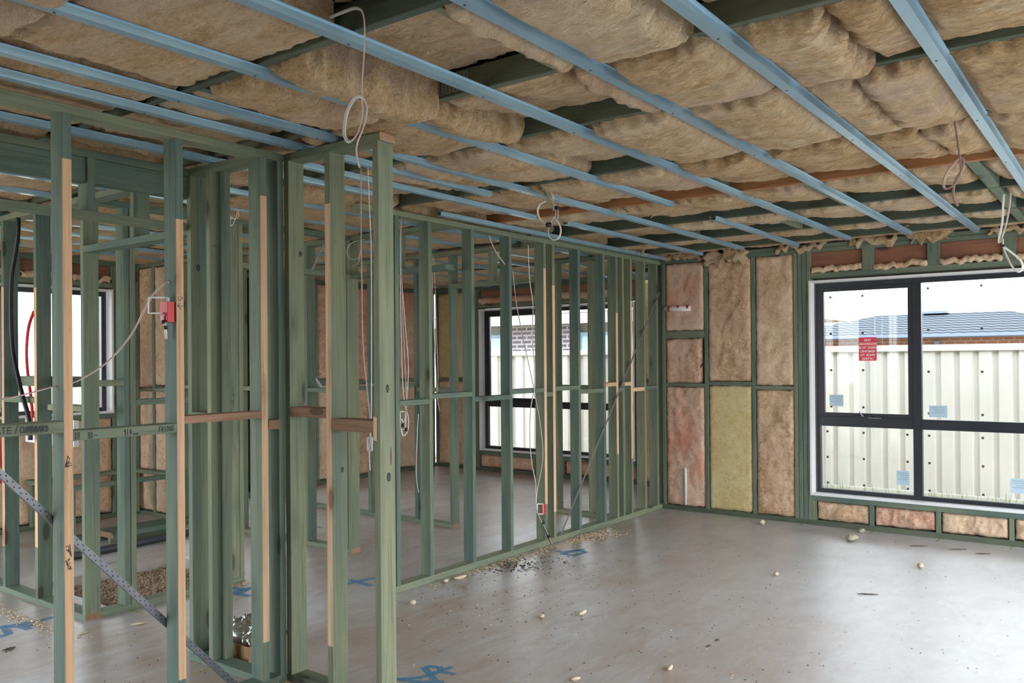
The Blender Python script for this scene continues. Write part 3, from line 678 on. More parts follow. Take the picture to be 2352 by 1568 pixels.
# ------------------------------------------------------------------ wall insulation
def wbx(y0, y1, z0, z1, lab, seed, mat='wool_wall', x=XR, bulge=.004, step=.02, grp='wall insulation batts', amp=.011, edge=.022, shape=None):
    o = cushion('insulation_batt', (x+.006, y1-.003, z0+.003), (0, -1, 0), (0, 0, 1), (-1, 0, 0), y1-y0-.006, z1-z0-.006, .075, step, seed, mat, edge, amp, 1.2, 1.0, (bulge,)*4, .004, shape)
    return tag(o, lab, 'insulation', grp)
def wby(x0, x1, z0, z1, lab, seed, mat='wool_wall', y=YN, bulge=.004, step=.03, grp='wall insulation batts'):
    o = cushion('insulation_batt', (x0+.003, y+.006, z0+.003), (1, 0, 0), (0, 0, 1), (0, -1, 0), x1-x0-.006, z1-z0-.006, .075, step, seed, mat, .025, .013, 1.2, 1, (bulge,)*4, .005)
    return tag(o, lab, 'insulation', grp)
wbx(3.333, 3.745, 1.748, 2.412, 'pinkish wall batt with red stain above the wide noggin in the corner', 11, 'wool_pink')
wbx(3.362, 3.745, 1.24, 1.677, 'small pinkish wall batt under the wide noggin in the corner', 12, 'wool_pink')
wbx(3.333, 3.745, .045, 1.205, 'tall wall batt with orange streak at the bottom left corner', 13, 'wool_pink', amp=.016)
wbx(2.867, 3.298, 1.26, 2.412, 'tall wrinkled tan wall batt, upper middle of the window wall', 14, amp=.015)
wbx(2.867, 3.298, .045, 1.225, 'smooth yellow wall batt below the noggin', 15, 'wool_yellow', amp=.003, bulge=.001)
wbx(2.478, 2.832, 1.225, 2.412, 'tall tan wall batt beside the window studs, upper', 16, amp=.014)
wbx(2.478, 2.832, .045, 1.19, 'tall tan wall batt beside the window studs, lower', 17, 'wool_wall', amp=.017)
for k, (a, b, m) in enumerate(((1.847, 2.290, 'wool_wall'), (1.333, 1.812, 'wool_pink'), (.817, 1.298, 'wool_wall'), (.295, .782, 'wool_wall'), (-.20, .26, 'wool_pink'))):
    wbx(a, b, .045, .214, 'crumpled batt under the right window, %s from the corner side' % ORD[k], 20+k, m, amp=.026, edge=.05, step=.012)
for k, (a, b) in enumerate(((1.892, 2.322), (1.384, 1.794), (.846, 1.286), (.345, .750))):
    o = cushion('insulation_strip', (XR+.002, b, 2.227), (0, -1, 0), (0, 0, 1), (-1, 0, 0), b-a, .05, .035, .009, 30+k, 'wool_wall', .02, .024, 2.2, 1, (.012,)*4, .011)
    tag(o, 'thin fluffy insulation strip on the window head, %s gap from the corner' % ORD[k], 'insulation', 'fluffy strips above the right window')
# far room
for k, (a, b) in enumerate(((7.585, 7.86), (7.185, 7.55), (4.335, 4.672))):
    wbx(a, b, 1.235, 2.412, 'yellow wall batt beside the far room window, upper, %s from its corner' % ORD[k], 40+k, 'wool_yellow', XF, step=.03)
    wbx(a, b, .045, 1.20, 'tan wall batt beside the far room window, lower, %s from its corner' % ORD[k], 45+k, 'wool_wall', XF, step=.03)
cuts = [4.75, 5.3, 5.75, 6.2, 6.65, 7.112]
for k in range(5): wbx(cuts[k]+(ST if k else 0), cuts[k+1], .045, .215, 'pink batt under the far room window, %s from the closet side' % ORD[k], 50+k, 'wool_pink', XF, amp=.02, step=.02, edge=.04)
o = cushion('insulation_roll', (XF-.005, 7.12, 2.228), (0, -1, 0), (0, 0, 1), (-1, 0, 0), 2.2, .085, .03, .02, 57, 'wool_pink', .04, .012, 1.2, 1, (.02,)*4, .01)
tag(o, 'rolled pink insulation lying on the head of the far room window', 'insulation')
for k, (a, b) in enumerate(((7.69, 8.10), (8.135, 8.55), (8.585, 8.845))):
    o = cushion('insulation_batt', (b, YB+.084, .05), (-1, 0, 0), (0, 0, 1), (0, 1, 0), b-a, 2.35, .07, .04, 60+k, 'wool_wall', .025, .012); tag(o, 'tall tan batt in the far corner wall seen through studs, %s from the window wall' % ORD[k], 'insulation', 'wall insulation batts')
n_ = 0
for i in range(len(NBx)-1):
    a, b = NBx[i]+ST, NBx[i+1]
    if b-a < .12 or (W3L-.05 < NBx[i] < W3R-.02) or NBx[i] in (4.72, 5.735): continue
    zn = 1.20+.03*(i % 2)
    if b < 2.4: continue
    m = 'wool_pink' if i % 3 else 'wool_wall'
    wby(a, b, zn+.035, 2.412, 'pinkish batt in the back wall, upper, %s from the back window' % ORD[n_], 70+i, m); wby(a, b, .045, zn, 'tan batt in the back wall, lower, %s from the back window' % ORD[n_], 95+i, 'wool_wall'); n_ += 1
for k, (a, b) in enumerate(((2.835, 3.25), (3.285, 3.70), (3.735, 4.165))): wby(a, b, .05, .955, 'crumpled tan batt under the back window, %s from its left end' % ORD[k], 120+k, 'wool_wall')
for k, (a, b) in enumerate(((2.42, 2.80), (2.89, 3.25), (3.34, 3.70), (3.79, 4.165))):
    o = cushion('insulation_strip', (a, YN+.002, 2.246), (1, 0, 0), (0, 0, 1), (0, -1, 0), b-a, .06, .035, .02, 130+k, 'wool_wall', .02, .012, 1.6, 1, (.008,)*4, .02)
    tag(o, 'fluffy strip on the back window head, %s gap from its left end' % ORD[k], 'insulation', 'fluffy strips above the back window')
# insulation in the bathroom wall seen at left of the bright corner gap
for k, (a, b) in enumerate(((7.205, 7.62), (7.655, 7.90))):
    for z0, z1, nm in ((.05, 1.2, 'lower'), (1.27, 2.40, 'upper')):
        o = cushion('insulation_batt', (4.43+.084, b-.003, z0), (0, -1, 0), (0, 0, 1), (1, 0, 0), b-a-.006, z1-z0, .07, .04, 140+k, 'wool_wall', .025, .012); tag(o, 'batt in the bathroom stud wall near the bright corner gap, %s, %s bay' % (nm, ORD[k]), 'insulation', 'wall insulation batts')

# ================================================================== OUTSIDE
GZ = -.192
XFEN = 10.75
def fence_bay(k, y0, y1):
    f = empty('fence_panel', (XFEN, y0, GZ), 'cream corrugated steel fence panel outside, %s bay from the left' % ORD[k], 'fence', 'cream steel fence bays')
    for yy in (y0,): block('post', f, XFEN-.03, XFEN+.03, yy-.035, yy+.035, GZ, 1.60, 'fence_cream')
    block('top_rail', f, XFEN-.035, XFEN+.035, y0, y1, 1.545, 1.618, 'fence_cream'); block('bottom_rail', f, XFEN-.03, XFEN+.03, y0+.036, y1-.036, GZ+.02, GZ+.09, 'fence_cream')
    n = 3; w_ = (y1-y0-.072)/n
    for i in range(n):
        P = []; ya = y0+.036+w_*i; rp = w_/4; y = 0
        for r in range(4):
            b = ya+r*rp; P += [(b, 0), (b+rp*.62, 0), (b+rp*.70, .030), (b+rp*.92, .030)]
        P.append((ya+w_-.002, 0)); V = []; Fc = []
        for (yy, d) in P:
            dent = 0
            for z_ in (GZ+.06, .35, .75, 1.1, 1.56): V.append((d+.006*nz(yy*4, z_*4, 3.3) if .2 < z_ < 1.3 and d == 0 else d, yy-y0, z_-GZ))
        for a in range(len(P)-1):
            for q in range(4): Fc.append((a*5+q, a*5+q+1, (a+1)*5+q+1, (a+1)*5+q))
        link('sheet', mesh('sheet', V, Fc, ['fence_cream']), (XFEN-.012+.002*i, y0, GZ), f)
ys = [13.1, 10.72, 8.06, 5.45, 3.10, .70, -1.7, -4.1]
for k in range(len(ys)-1): fence_bay(k, ys[k+1], ys[k])
# grass tufts at the fence foot
V = []; Fc = []; rg = random.Random(3)
for k in range(900):
    y = rg.uniform(-2.5, 11); x = XFEN-.06-abs(rg.gauss(0, .10)); h = rg.uniform(.05, .20); a = rg.uniform(0, 6.3); w_ = .006; q = len(V)
    V += [(x+w_*math.cos(a), y+w_*math.sin(a), GZ), (x-w_*math.cos(a), y-w_*math.sin(a), GZ), (x+rg.uniform(-.05, .05), y+rg.uniform(-.05, .05), GZ+h)]; Fc.append((q, q+1, q+2))
plain('grass_blade', (.20, .26, .07, 1), .9, 0, .3, 5)
tag(link('grass_tufts', mesh('grass_tufts', V, Fc, ['grass_blade']), (0, 0, 0)), 'sparse grass blades along the foot of the cream fence', 'grass', None, 'stuff')

# neighbour house beyond the fence (right window): red brick, blue-grey gutter, tiled hip roof
def hip(name, par, x0, x1, y0, y1, ze, zr, mat, inset_y, xm=None):
    xm = xm if xm is not None else (x0+x1)/2
    V = [(x0, y0, ze), (x1, y0, ze), (x1, y1, ze), (x0, y1, ze), (xm, y0+inset_y, zr), (xm, y1-inset_y, zr)]
    return link(name, mesh(name, V, [(0, 3, 5, 4), (1, 4, 5, 2), (0, 4, 1), (3, 2, 5), (0, 1, 2, 3)], [mat]), (0, 0, 0), par)
def hips(par, *a): return hip('roof', par, *a)
hA = empty('house', (24, 4, GZ), 'red brick neighbour house with pale tiled hip roof beyond the fence', 'house')
block('brick_wall', hA, 24, 32, -6, 14, GZ, 1.96, 'brick_red'); block('gutter', hA, 23.3, 23.45, -6.6, 14.6, 1.975, 2.05, 'gutter_blue'); block('eave', hA, 23.4, 32.6, -6.6, 14.6, 1.96, 1.975, 'gutter_blue')
block('downpipe', hA, 23.9, 23.98, 4.1, 4.22, GZ, 1.88, 'gutter_blue')
hips(hA, 23.35, 30.5, .3, 8.6, 2.03, 2.70, 'roof_tiles', 2.45, 26.3); hips(hA, 23.4, 31, 5.4, 14.6, 2.025, 2.37, 'roof_tiles', 2.0, 25.5); hips(hA, 23.4, 31, -6.6, 2.6, 2.02, 2.3, 'roof_tiles', 2.0, 25.5)
block('roof_vent', hA, 26.0, 26.5, 4.25, 4.9, 2.69, 2.76, 'gutter_blue')
# neighbour house behind the far room window: purple-brown brick, cream eave, grey window
hB = empty('house', (13.5, 9, GZ), 'purple-brown brick neighbour house with cream eave seen through the far window', 'house')
xb = 13.5
for (a, b) in ((8.62, 10.08), (6.0, 6.9)): block('brick_wall', hB, xb, xb+.25, a, b, GZ, 2.16, 'brick_purple')
block('wall_body', hB, xb+.25, xb+7, 6.0, 17, GZ, 2.16, 'eave_cream')
block('brick_wall', hB, xb+.06, xb+.25, 10.08, 17, GZ, .85, 'brick_purple'); block('brick_wall', hB, xb+.06, xb+.25, 6.9, 8.62, GZ, .85, 'brick_purple')
for (a, b) in ((10.12, 12.2), (6.95, 8.58)):
    w_ = empty('window', (xb+.1, a, .9)); w_.parent = hB; w_.location = Vector((xb+.1, a, .9))-hB.location
    block('frame', w_, xb+.10, xb+.16, a, b, 1.93, 1.99, 'label_print'); block('frame', w_, xb+.10, xb+.16, a, b, .86, .92, 'label_print'); block('frame', w_, xb+.10, xb+.16, b-.06, b, .92, 1.93, 'label_print'); block('frame', w_, xb+.10, xb+.16, a, a+.06, .92, 1.93, 'label_print'); block('glass', w_, xb+.14, xb+.15, a+.06, b-.06, .92, 1.93, 'label_blue')
block('eave', hB, xb-.45, xb+.3, 5.6, 17.4, 2.16, 2.20, 'eave_cream'); block('fascia', hB, xb-.5, xb-.45, 5.6, 17.4, 2.14, 2.34, 'eave_cream')
hip('roof', hB, xb-.52, xb+8, 5.6, 17.5, 2.34, 3.1, 'eave_cream', 3.5)

# ================================================================== SERVICES AND BRACES
def P_(plane, v, pts): return [on(plane, v, a, b) for a, b in pts]
def cable(lab, pts, r=.0055, parent=None, mat='cable_white', stripe='cable_red', flat=.45, n=6, group=None, cat='cable', name='cable'):
    o = tube(name, pts, r, mat, parent, 10, n, stripe, flat)
    if parent is None: tag(o, lab, cat, group)
    return o
# near looped cable hanging from the joist
c1 = cable('white flat cable with a loop hanging in front of the stub wall', P_(0, 1.705, [(612, 38), (628, 62), (655, 78), (690, 72), (740, 48), (790, 27), (818, 19), (833, 30), (838, 70), (836, 130), (832, 190), (832, 228)])+[on(0, 1.70, 833, 262), on(0, 1.698, 822, 305), on(0, 1.697, 803, 326), on(0, 1.696, 791, 308), on(0, 1.695, 795, 265), on(0, 1.694, 810, 232), on(0, 1.693, 828, 222), on(0, 1.692, 841, 236), on(0, 1.692, 842, 262), on(0, 1.693, 833, 298), on(0, 1.695, 822, 325), on(0, 1.695, 819, 350), on(0, 1.695, 826, 384)], .0050)
cable('dark pink cable with a loop hanging at the upper right', P_(0, 3.87, [(2190, 262), (2196, 300), (2203, 350), (2207, 388), (2200, 412), (2184, 430), (2170, 432), (2168, 415), (2178, 392), (2195, 372), (2207, 364), (2213, 370), (2208, 392), (2196, 412), (2190, 432), (2191, 456), (2200, 473)]), .0062, mat='cable_pink')
cable('double white cable hanging before the right window head', P_(0, 5.85, [(2321, 440), (2319, 470), (2313, 505), (2306, 530), (2299, 552), (2294, 556), (2296, 540), (2302, 510), (2304, 470), (2306, 445)]), .007)
tl = cable('white cable tail loop below the double cable at right window', P_(0, 5.84, [(2303, 548), (2304, 566), (2313, 590), (2326, 614), (2340, 624), (2349, 614), (2344, 598), (2326, 582), (2308, 568), (2303, 560)]), .0075)
tube('tape', P_(0, 5.835, [(2303, 562), (2303.5, 567)]), .014, 'black_plastic', tl, n=1)
lp = cable('coiled white cable loops hanging from the ceiling tuft', P_(0, 3.95, [(1262, 425), (1266, 445), (1275, 470), (1281, 480), (1281, 498), (1272, 512), (1255, 514), (1240, 502), (1235, 485), (1240, 470), (1254, 462)]), .0055)
tube('cable_loop', P_(0, 3.95, [(1276, 478), (1276, 495), (1266, 510), (1260, 525), (1261, 542), (1272, 551), (1284, 545), (1288, 528), (1282, 510), (1270, 498)]), .0045, 'cable_white', lp, 8, 6, None, .5)
for q in ((1279, 474, 1279, 481), (1256, 516, 1264, 516)): tube('tape', [on(0, 3.93, q[0], q[1]), on(0, 3.93, q[2], q[3])], .014, 'black_plastic', lp, n=1)
# paired cables dropping behind the stub wall into a box
pl = cable('pair of white cables dropping behind the stub wall', P_(0, 2.612, [(830, 385), (829, 480), (831, 640), (834, 790), (844, 900), (850, 960), (850, 1010), (847, 1040)]), .006)
tube('cable', P_(0, 2.615, [(845, 385), (848, 470), (852, 560), (853, 700), (853, 860), (852, 980), (848, 1040), (850, 1080)]), .004, 'cable_white', pl, 8, 6, None, .6)
bx_ = empty('mounting_bracket', on(0, 2.60, 848, 1020), 'small white mounting bracket behind the stub wall end stud', 'bracket')
def bracket(par, plane, v, x0, y0, x1, y1, r=.004, red=None):
    for a, b in (((x0, y0), (x1, y0)), ((x1, y0), (x1, y1)), ((x1, y1), (x0, y1)), ((x0, y1), (x0, y0))): tube('rim', [on(plane, v, *a), on(plane, v, *b)], r, 'primer_white', par, 6, 1)
bracket(bx_, 0, 2.60, 844, 1005, 854, 1034)
# cables at the start of the middle wall
cb = cable('bundle of white cables behind the first middle wall stud', P_(1, 3.84, [(921, 500), (922, 600), (925, 720), (930, 830), (934, 930), (932, 985)]), .006)
tube('cable', P_(1, 3.845, [(919, 520), (920, 700), (926, 900), (938, 960), (936, 990), (926, 1000), (921, 985)]), .005, 'cable_white', cb, 8, 6, None, .6)
tube('cable', P_(1, 3.85, [(922, 640), (932, 760), (938, 850), (930, 960), (922, 962)]), .004, 'cable_white', cb, 8, 6, None, .6)
for q in ((925, 976), (933, 986)): tube('tape', [on(1, 3.835, q[0], q[1]-4), on(1, 3.835, q[0], q[1]+4)], .009, 'black_plastic', cb, n=1)
b2 = empty('mounting_bracket', on(1, 3.86, 925, 960), 'white mounting bracket behind the first middle wall studs', 'bracket'); bracket(b2, 1, 3.86, 919, 945, 931, 985)
cable('thin white cable hanging near the bedroom doorway stud', P_(0, 5.56, [(994, 585), (994, 700), (999, 800), (1004, 900), (1010, 945)]), .007)
cable('second thin white cable near the bedroom doorway stud', P_(0, 5.555, [(997, 590), (1002, 740), (1006, 850), (1006, 930)]), .006)
cable('dark and white cable end hanging low behind second stud', P_(1, 3.86, [(961, 950), (957, 1040), (957, 1100), (962, 1130)]), .006, mat='cable_white')
# cables through the middle wall noggin to the red box
k1 = cable('white cable sagging from the middle wall top plate', P_(1, 3.83, [(1124, 541), (1130, 560), (1142, 583), (1159, 606)]), .010)
k2 = cable('long white cable running down the middle wall to the low red box', P_(1, 3.783, [(1178, 622), (1185, 690), (1200, 770), (1213, 830), (1225, 886), (1228, 905), (1239, 960), (1247, 1030), (1244, 1075), (1235, 1120), (1232, 1160), (1238, 1185), (1252, 1212), (1268, 1250)]), .0075)
tube('cable', P_(1, 3.783, [(1213, 562), (1216, 640), (1224, 700), (1223, 780), (1228, 840), (1228, 888), (1220, 930), (1217, 1000), (1221, 1060), (1230, 1110), (1231, 1160)]), .0075, 'cable_white', k2, 8, 6, None, .5)
for q in ((1246, 1197, 1248, 1202), (1259, 1228, 1261, 1233)): tube('tape', [on(1, 3.78, q[0], q[1]), on(1, 3.78, q[2], q[3])], .010, 'black_plastic', k2, n=1)
rb = empty('outlet_bracket', (5.46, 3.80, .30), 'white and red outlet bracket low on the middle wall stud', 'bracket')
bracket(rb, 1, 3.795, 1234, 1157, 1247, 1180, .005); block('red_tag', rb, 5.470, 5.507, YB+.002, YB+.012, .255, .335, 'red_plastic')
# left wall: cable sagging to the marked bracket
tk = cable('white cable sagging across the left stud wall to the red bracket', [on(1, 3.235, *p) for p in ((0, 918), (60, 905), (120, 888), (150, 884), (190, 868), (250, 828), (300, 770), (330, 715), (355, 672), (378, 650), (388, 648), (391, 665), (388, 692))], .006)
lb = empty('outlet_bracket', (1.93, 3.23, 1.70), 'white outlet bracket with red tag on the second left wall stud', 'bracket')
bracket(lb, 1, 3.225, 341, 683, 384, 719, .0035); o = block('red_tag', lb, 1.914, 1.947, 3.19, 3.245, 1.648, 1.732, 'red_plastic')
for q in ((1, (371, 722), (378, 748)), (2, (378, 735), (382, 778))): tube('cable', [on(1, 3.215, *q[1]), on(1, 3.215, *q[2])], .006, 'cable_white', lb, 8, 1)
for a, b in (((374, 735), (376, 743)), ((380, 748), (381, 756))): tube('tape', [on(1, 3.205, *a), on(1, 3.205, *b)], .0075, 'black_plastic', lb, 8, 1)
# pipes behind on the pantry wall
cable('black conduit curving down behind the far left studs', [on(0, 2.36, *p) for p in ((42, 500), (41, 540), (34, 590), (26, 640), (25, 720), (29, 800), (40, 860), (52, 910), (66, 960), (70, 1010))], .014, mat='black_plastic', stripe=None, flat=1., cat='conduit', name='conduit')
cable('red water pipe bending behind the far left studs', [on(0, 2.50, *p) for p in ((78, 715), (66, 750), (61, 800), (63, 850), (70, 905), (74, 950), (74, 1010))], .010, mat='red_plastic', stripe=None, flat=1., cat='pipe', name='water_pipe')
cable('second red water pipe at the very left edge', [on(0, 2.50, *p) for p in ((-3, 1000), (0, 1060), (-1, 1110))], .012, mat='red_plastic', stripe=None, flat=1., cat='pipe', name='water_pipe')
cable('coiled thin cable loop hanging in the bathroom behind the stub wall', [on(0, 4.40, *p) for p in ((838, 550), (820, 553), (805, 560), (797, 575), (800, 590), (812, 596), (826, 588), (828, 570), (824, 600), (812, 612))], .004)
cable('looped white cable hanging beyond the return wall studs', [on(0, 3.2, *p) for p in ((534, 438), (535, 455), (538, 470), (546, 480), (549, 494), (541, 503), (529, 495), (527, 480), (536, 472), (545, 486), (540, 505), (533, 518), (528, 512), (531, 498))], .005)
# silver flexible thing and brace straps
def strap(name, lab, a, b, w_, t_, holes=0, plane='y', smat='galv'):
    a = Vector(a); b = Vector(b); d = (b-a); L = d.length; d.normalize(); nn = Vector((0, -1, 0)) if plane == 'y' else Vector((-1, 0, 0)); s = d.cross(nn).normalized()
    V = [Vector((0, 0, 0))+s*q*w_/2+nn*p*t_ for q in (-1, 1) for p in (0, 1)]; V += [v+d*L for v in V]
    # folded angle: second leg
    V2 = [s*w_/2, s*(w_/2+.002), s*w_/2-nn*.014, s*(w_/2+.002)-nn*.014]; V2 += [v+d*L for v in V2]
    q = [(0, 1, 3, 2), (4, 6, 7, 5), (0, 4, 5, 1), (2, 3, 7, 6), (0, 2, 6, 4), (1, 5, 7, 3)]
    o = link(name, mesh(name, V+V2, q+[tuple(i+8 for i in f) for f in q], [smat]), a); tag(o, lab, 'brace')
    if holes:
        HV = []; HF = []
        for k in range(holes):
            c = d*(L*(k+.5)/holes)+nn*(t_+.0006)
            for sg in ((-1, 1)[k % 2],):
                cc = c+s*sg*w_*.22; i0 = len(HV)
                HV += [cc+(s*math.cos(x)+d*math.sin(x))*.0032 for x in [m*math.pi/3 for m in range(6)]]; HF.append(tuple(range(i0, i0+6)))
        h = link('hole_row', mesh('hole_row', HV, HF, ['ink']), a, o); h['kind'] = 'stuff'
    return o
strap('steel_brace', 'grey punched steel brace running diagonally behind the left stud wall', (1.05, YA1+.004, 1.38), (2.30, YA1+.004, .01), .024, .0015, 110, 'y', 'dark_steel')
strap('steel_brace', 'thin bright steel brace running diagonally on the middle wall face', (5.722, YB-.002, .05), (7.53, YB-.002, 2.145), .020, .0015, 0)
strap('steel_brace', 'small steel brace in the back room seen past the stub wall', onx(5.58, (712, 850)), onx(5.58, (762, 920)), .022, .0015, 0, 'x')
strap('steel_brace', 'dark steel brace high in the bathroom behind the stub wall', onx(4.40, (745, 560)), onx(4.40, (716, 622)), .020, .0015, 0, 'x')
# white air pipe stub with red rings on the corner batt
pp = tube('capped_pipe', [(XR-.012, 3.742, 1.975), (XR-.014, 3.62, 1.968), (XR-.012, 3.47, 1.966)], .026, 'primer_white', None, 14, 1); tag(pp, 'short white pipe with red bands lying against the corner batt', 'pipe')
for y in (3.70, 3.60, 3.50): tube('band', [(XR-.012, y, 1.972), (XR-.012, y-.02, 1.971)], .0275, 'red_plastic', pp, 14, 1)
pp = tube('waste_pipe', [(XR-.020, 3.53, .06), (XR-.020, 3.53, .32), (XR-.02, 3.532, .42)], .012, 'primer_white', None, 10, 1); tag(pp, 'thin white pipe standing on the bottom plate in the corner', 'pipe')
# bath hob frame in the bathroom
bf = empty('bath_frame', (3.9, 7.3, 0), 'low teal timber bath frame on the bathroom floor', 'frame')
bar('front_rail', bf, 3.45, 4.42, 7.10, 7.19, .42, .455); bar('back_rail', bf, 3.45, 4.42, 7.80, 7.89, .42, .455); bar('side_rail', bf, 3.36, 3.45, 7.10, 7.89, .42, .455); bar('side_rail', bf, 4.33, 4.42, 7.19, 7.80, .42, .455)
for x, y in ((3.40, 7.12), (3.90, 7.12), (4.36, 7.12), (3.40, 7.83), (4.36, 7.83)): bar('leg', bf, x, x+.035, y, y+.06, .035, .42)
bar('floor_plate', bf, 3.45, 4.42, 7.10, 7.19, 0, .035)
hs = empty('hob_step', (3.8, 6.8, 0), 'low teal timber step in front of the bath frame', 'step'); bar('tread', hs, 3.55, 4.15, 6.74, 7.02, .04, .085, endmat='brown'); bar('bearer', hs, 3.55, 4.15, 6.78, 6.82, 0, .04); bar('bearer', hs, 3.55, 4.15, 6.94, 6.98, 0, .04)
tag(tube('drain_pipe', [(3.0, 6.45, .03), (3.6, 6.48, .03), (4.35, 6.55, .03)], .03, 'pvc_grey', None, 12, 2), 'dark drain pipe lying on the bathroom floor', 'pipe')
tag(block('white_plank', None, 2.50, 2.53, 5.20, 5.85, .97, 1.13, 'primer_white'), 'white painted board behind the far left studs', 'board')
# vanity noggins behind far left studs
tag(bar('shelf_noggin', None, 2.485, 2.575, 5.20, 5.95, 1.335, 1.40), 'pale teal noggin behind the far left studs', 'noggin')

# ================================================================== FLOOR THINGS
pit = slab('pit_bed', [(HX0-.02, HX1+.02, HY0-.02, HY1+.02)], -.188, -.075, 'soil'); tag(pit, 'sandy bed of the square pit left in the slab')
V = []; Fc = []; rg = random.Random(5)
def pebble(V, Fc, c, r, rg, flat=.6):
    k = len(V); a0 = rg.uniform(0, 6.3)
    for i in range(4): a = a0+i*math.pi/2+rg.uniform(-.4, .4); V.append((c[0]+r*math.cos(a), c[1]+r*math.sin(a), c[2]))
    V.append((c[0]+rg.uniform(-.3, .3)*r, c[1]+rg.uniform(-.3, .3)*r, c[2]+r*flat))
    for i in range(4): Fc.append((k+i, k+(i+1) % 4, k+4))
for k in range(1800): pebble(V, Fc, (rg.uniform(HX0, HX1), rg.uniform(HY0, HY1), -.078+.01*rg.random()), rg.uniform(.006, .02), rg, .8)
tag(link('pit_gravel', mesh('pit_gravel', V, Fc, ['soil']), (0, 0, 0)), 'loose gravel filling the square pit beyond the opening', 'gravel', None, 'stuff')
# sawdust shavings along the wall plates and dark crumbs
def debris(name, lab, spots, mat, cat):
    V = []; Fc = []
    for (cx, cy, sx, sy, n, r0, r1) in spots:
        for _ in range(n):
            r = rg.uniform(r0, r1); x = rg.gauss(cx, sx); y = rg.gauss(cy, sy)
            if y > YB-.004-r and x > 3.7: y = 2*(YB-.004-r)-y
            pebble(V, Fc, (x, y, .0008+max(0, .012*(1-abs(x-cx)/max(sx, .01)))*rg.random()), r, rg, .5)
    tag(link(name, mesh(name, V, Fc, [mat]), (0, 0, 0)), lab, cat, None, 'stuff')
debris('wood_shavings', 'pale wood shavings scattered along the middle wall plate', [(6.0, 3.68, .16, .05, 420, .004, .014), (5.3, 3.70, .30, .035, 320, .004, .011), (4.7, 3.73, .25, .025, 200, .004, .010), (4.3, 3.73, .15, .02, 60, .004, .010), (6.1, 3.55, .12, .06, 90, .004, .012), (5.5, 3.62, .2, .06, 80, .003, .009), (2.2, 5.2, .03, .35, 260, .004, .012), (2.42, 3.2, .06, .03, 120, .003, .008), (3.42, 4.80, .05, .03, 50, .004, .009)], 'shavings', 'shavings')
debris('dirt_crumbs', 'dark dirt crumbs scattered over the concrete floor', [(4.85, 3.62, .12, .07, 170, .003, .013), (5.0, 3.45, .15, .10, 70, .003, .012), (4.6, 3.2, .35, .35, 90, .002, .008), (3.9, 2.6, .6, .6, 130, .002, .007), (5.3, 2.4, 1.1, .9, 140, .002, .007), (3.4, 1.4, .6, .6, 110, .002, .006), (4.6, .9, .9, .6, 90, .002, .006), (2.0, 3.9, .5, .5, 90, .002, .007), (3.9, 3.2, .3, .3, 60, .002, .008)], 'dark_dirt', 'crumbs')
debris('pale_chips', 'pale little chips scattered over the concrete floor', [(4.0, 3.0, .5, .4, 50, .003, .009), (5.5, 1.8, 1.2, .8, 40, .003, .008), (4.2, 2.2, .5, .5, 30, .003, .008), (3.5, 1.2, .6, .5, 25, .003, .007)], 'offcut', 'chips')
def chip(px, py, L, w_, h, ang, lab, mat='offcut', seed=0):
    c = onz(0, (px, py)); V = []; Fc = []; n = 9; m = 6; rr = random.Random(seed)
    for i in range(n):
        s = i/(n-1); prof = math.sin(math.pi*min(max(s, .06), .94))**.6
        for k in range(m):
            a = 2*math.pi*k/m; wob = 1+.28*rr.uniform(-1, 1); V.append(((s-.5)*L, math.cos(a)*w_/2*prof*wob, h/2+math.sin(a)*h/2*prof*wob))
    for i in range(n-1):
        for k in range(m): j = (k+1) % m; Fc.append((i*m+k, i*m+j, (i+1)*m+j, (i+1)*m+k))
    Fc += [tuple(range(m-1, -1, -1)), tuple(range((n-1)*m, n*m))]
    o = link('wood_offcut' if mat != 'wool_pale' else 'insulation_scrap', mesh('offcut', V, Fc, [mat], None, True), c); o.rotation_euler.z = math.radians(ang)
    return tag(o, lab, 'scrap', 'scraps on the floor')
chip(1338, 1411, .085, .030, .026, 5, 'pale peanut shaped scrap in the middle of the near floor', seed=1); chip(1243, 1418, .048, .034, .022, 40, 'small pale scrap left of the peanut shaped one', seed=2); chip(949, 1388, .042, .034, .03, 20, 'round pale scrap by the end of the stub wall', seed=3)
chip(1057, 1329, .11, .035, .025, -10, 'pale bone shaped scrap by the middle wall plate', seed=4); chip(1024, 1337, .04, .03, .025, 0, 'tiny pale lump left of the bone shaped scrap', seed=5); chip(1539, 1537, .065, .022, .018, 10, 'pale bark edged splinter at the lower right of the near floor', seed=6)
chip(1322, 1563, .05, .02, .02, -30, 'pale splinter at the bottom edge of the picture', seed=7); chip(1628, 1484, .035, .018, .006, 0, 'dark flat flake, left of two', 'bark', 8); chip(1648, 1470, .04, .02, .006, 0, 'dark flat flake, right of two', 'bark', 9)
chip(1958, 1241, .16, .085, .05, 0, 'pale yellow insulation tuft on the floor below the right window', 'wool_pale', 10); chip(1979, 1222, .12, .05, .03, 0, 'flat grey-white scrap beside the window wall plate', 'wool_pale', 11); chip(1751, 1204, .07, .05, .045, 0, 'tan scrap near the window wall corner studs', 'offcut', 12)
chip(2114, 1304, .045, .04, .035, 0, 'small round pale lump right of centre on the bright floor', 'offcut', 13); chip(1783, 1322, .04, .03, .03, 0, 'small pale chip in the middle of the bright floor', 'offcut', 14)
chip(2110, 1254, .13, .03, .006, -60, 'flat grey stick near the right window plate', 'bark', 15); chip(2198, 1262, .15, .012, .008, -52, 'thin dark stick near the right window plate', 'bark', 16); chip(2258, 1272, .11, .015, .008, -60, 'thin dark stick nearest the right picture edge', 'bark', 17); chip(1993, 1365, .13, .012, .008, -62, 'thin dark stick alone on the bright floor', 'bark', 18)
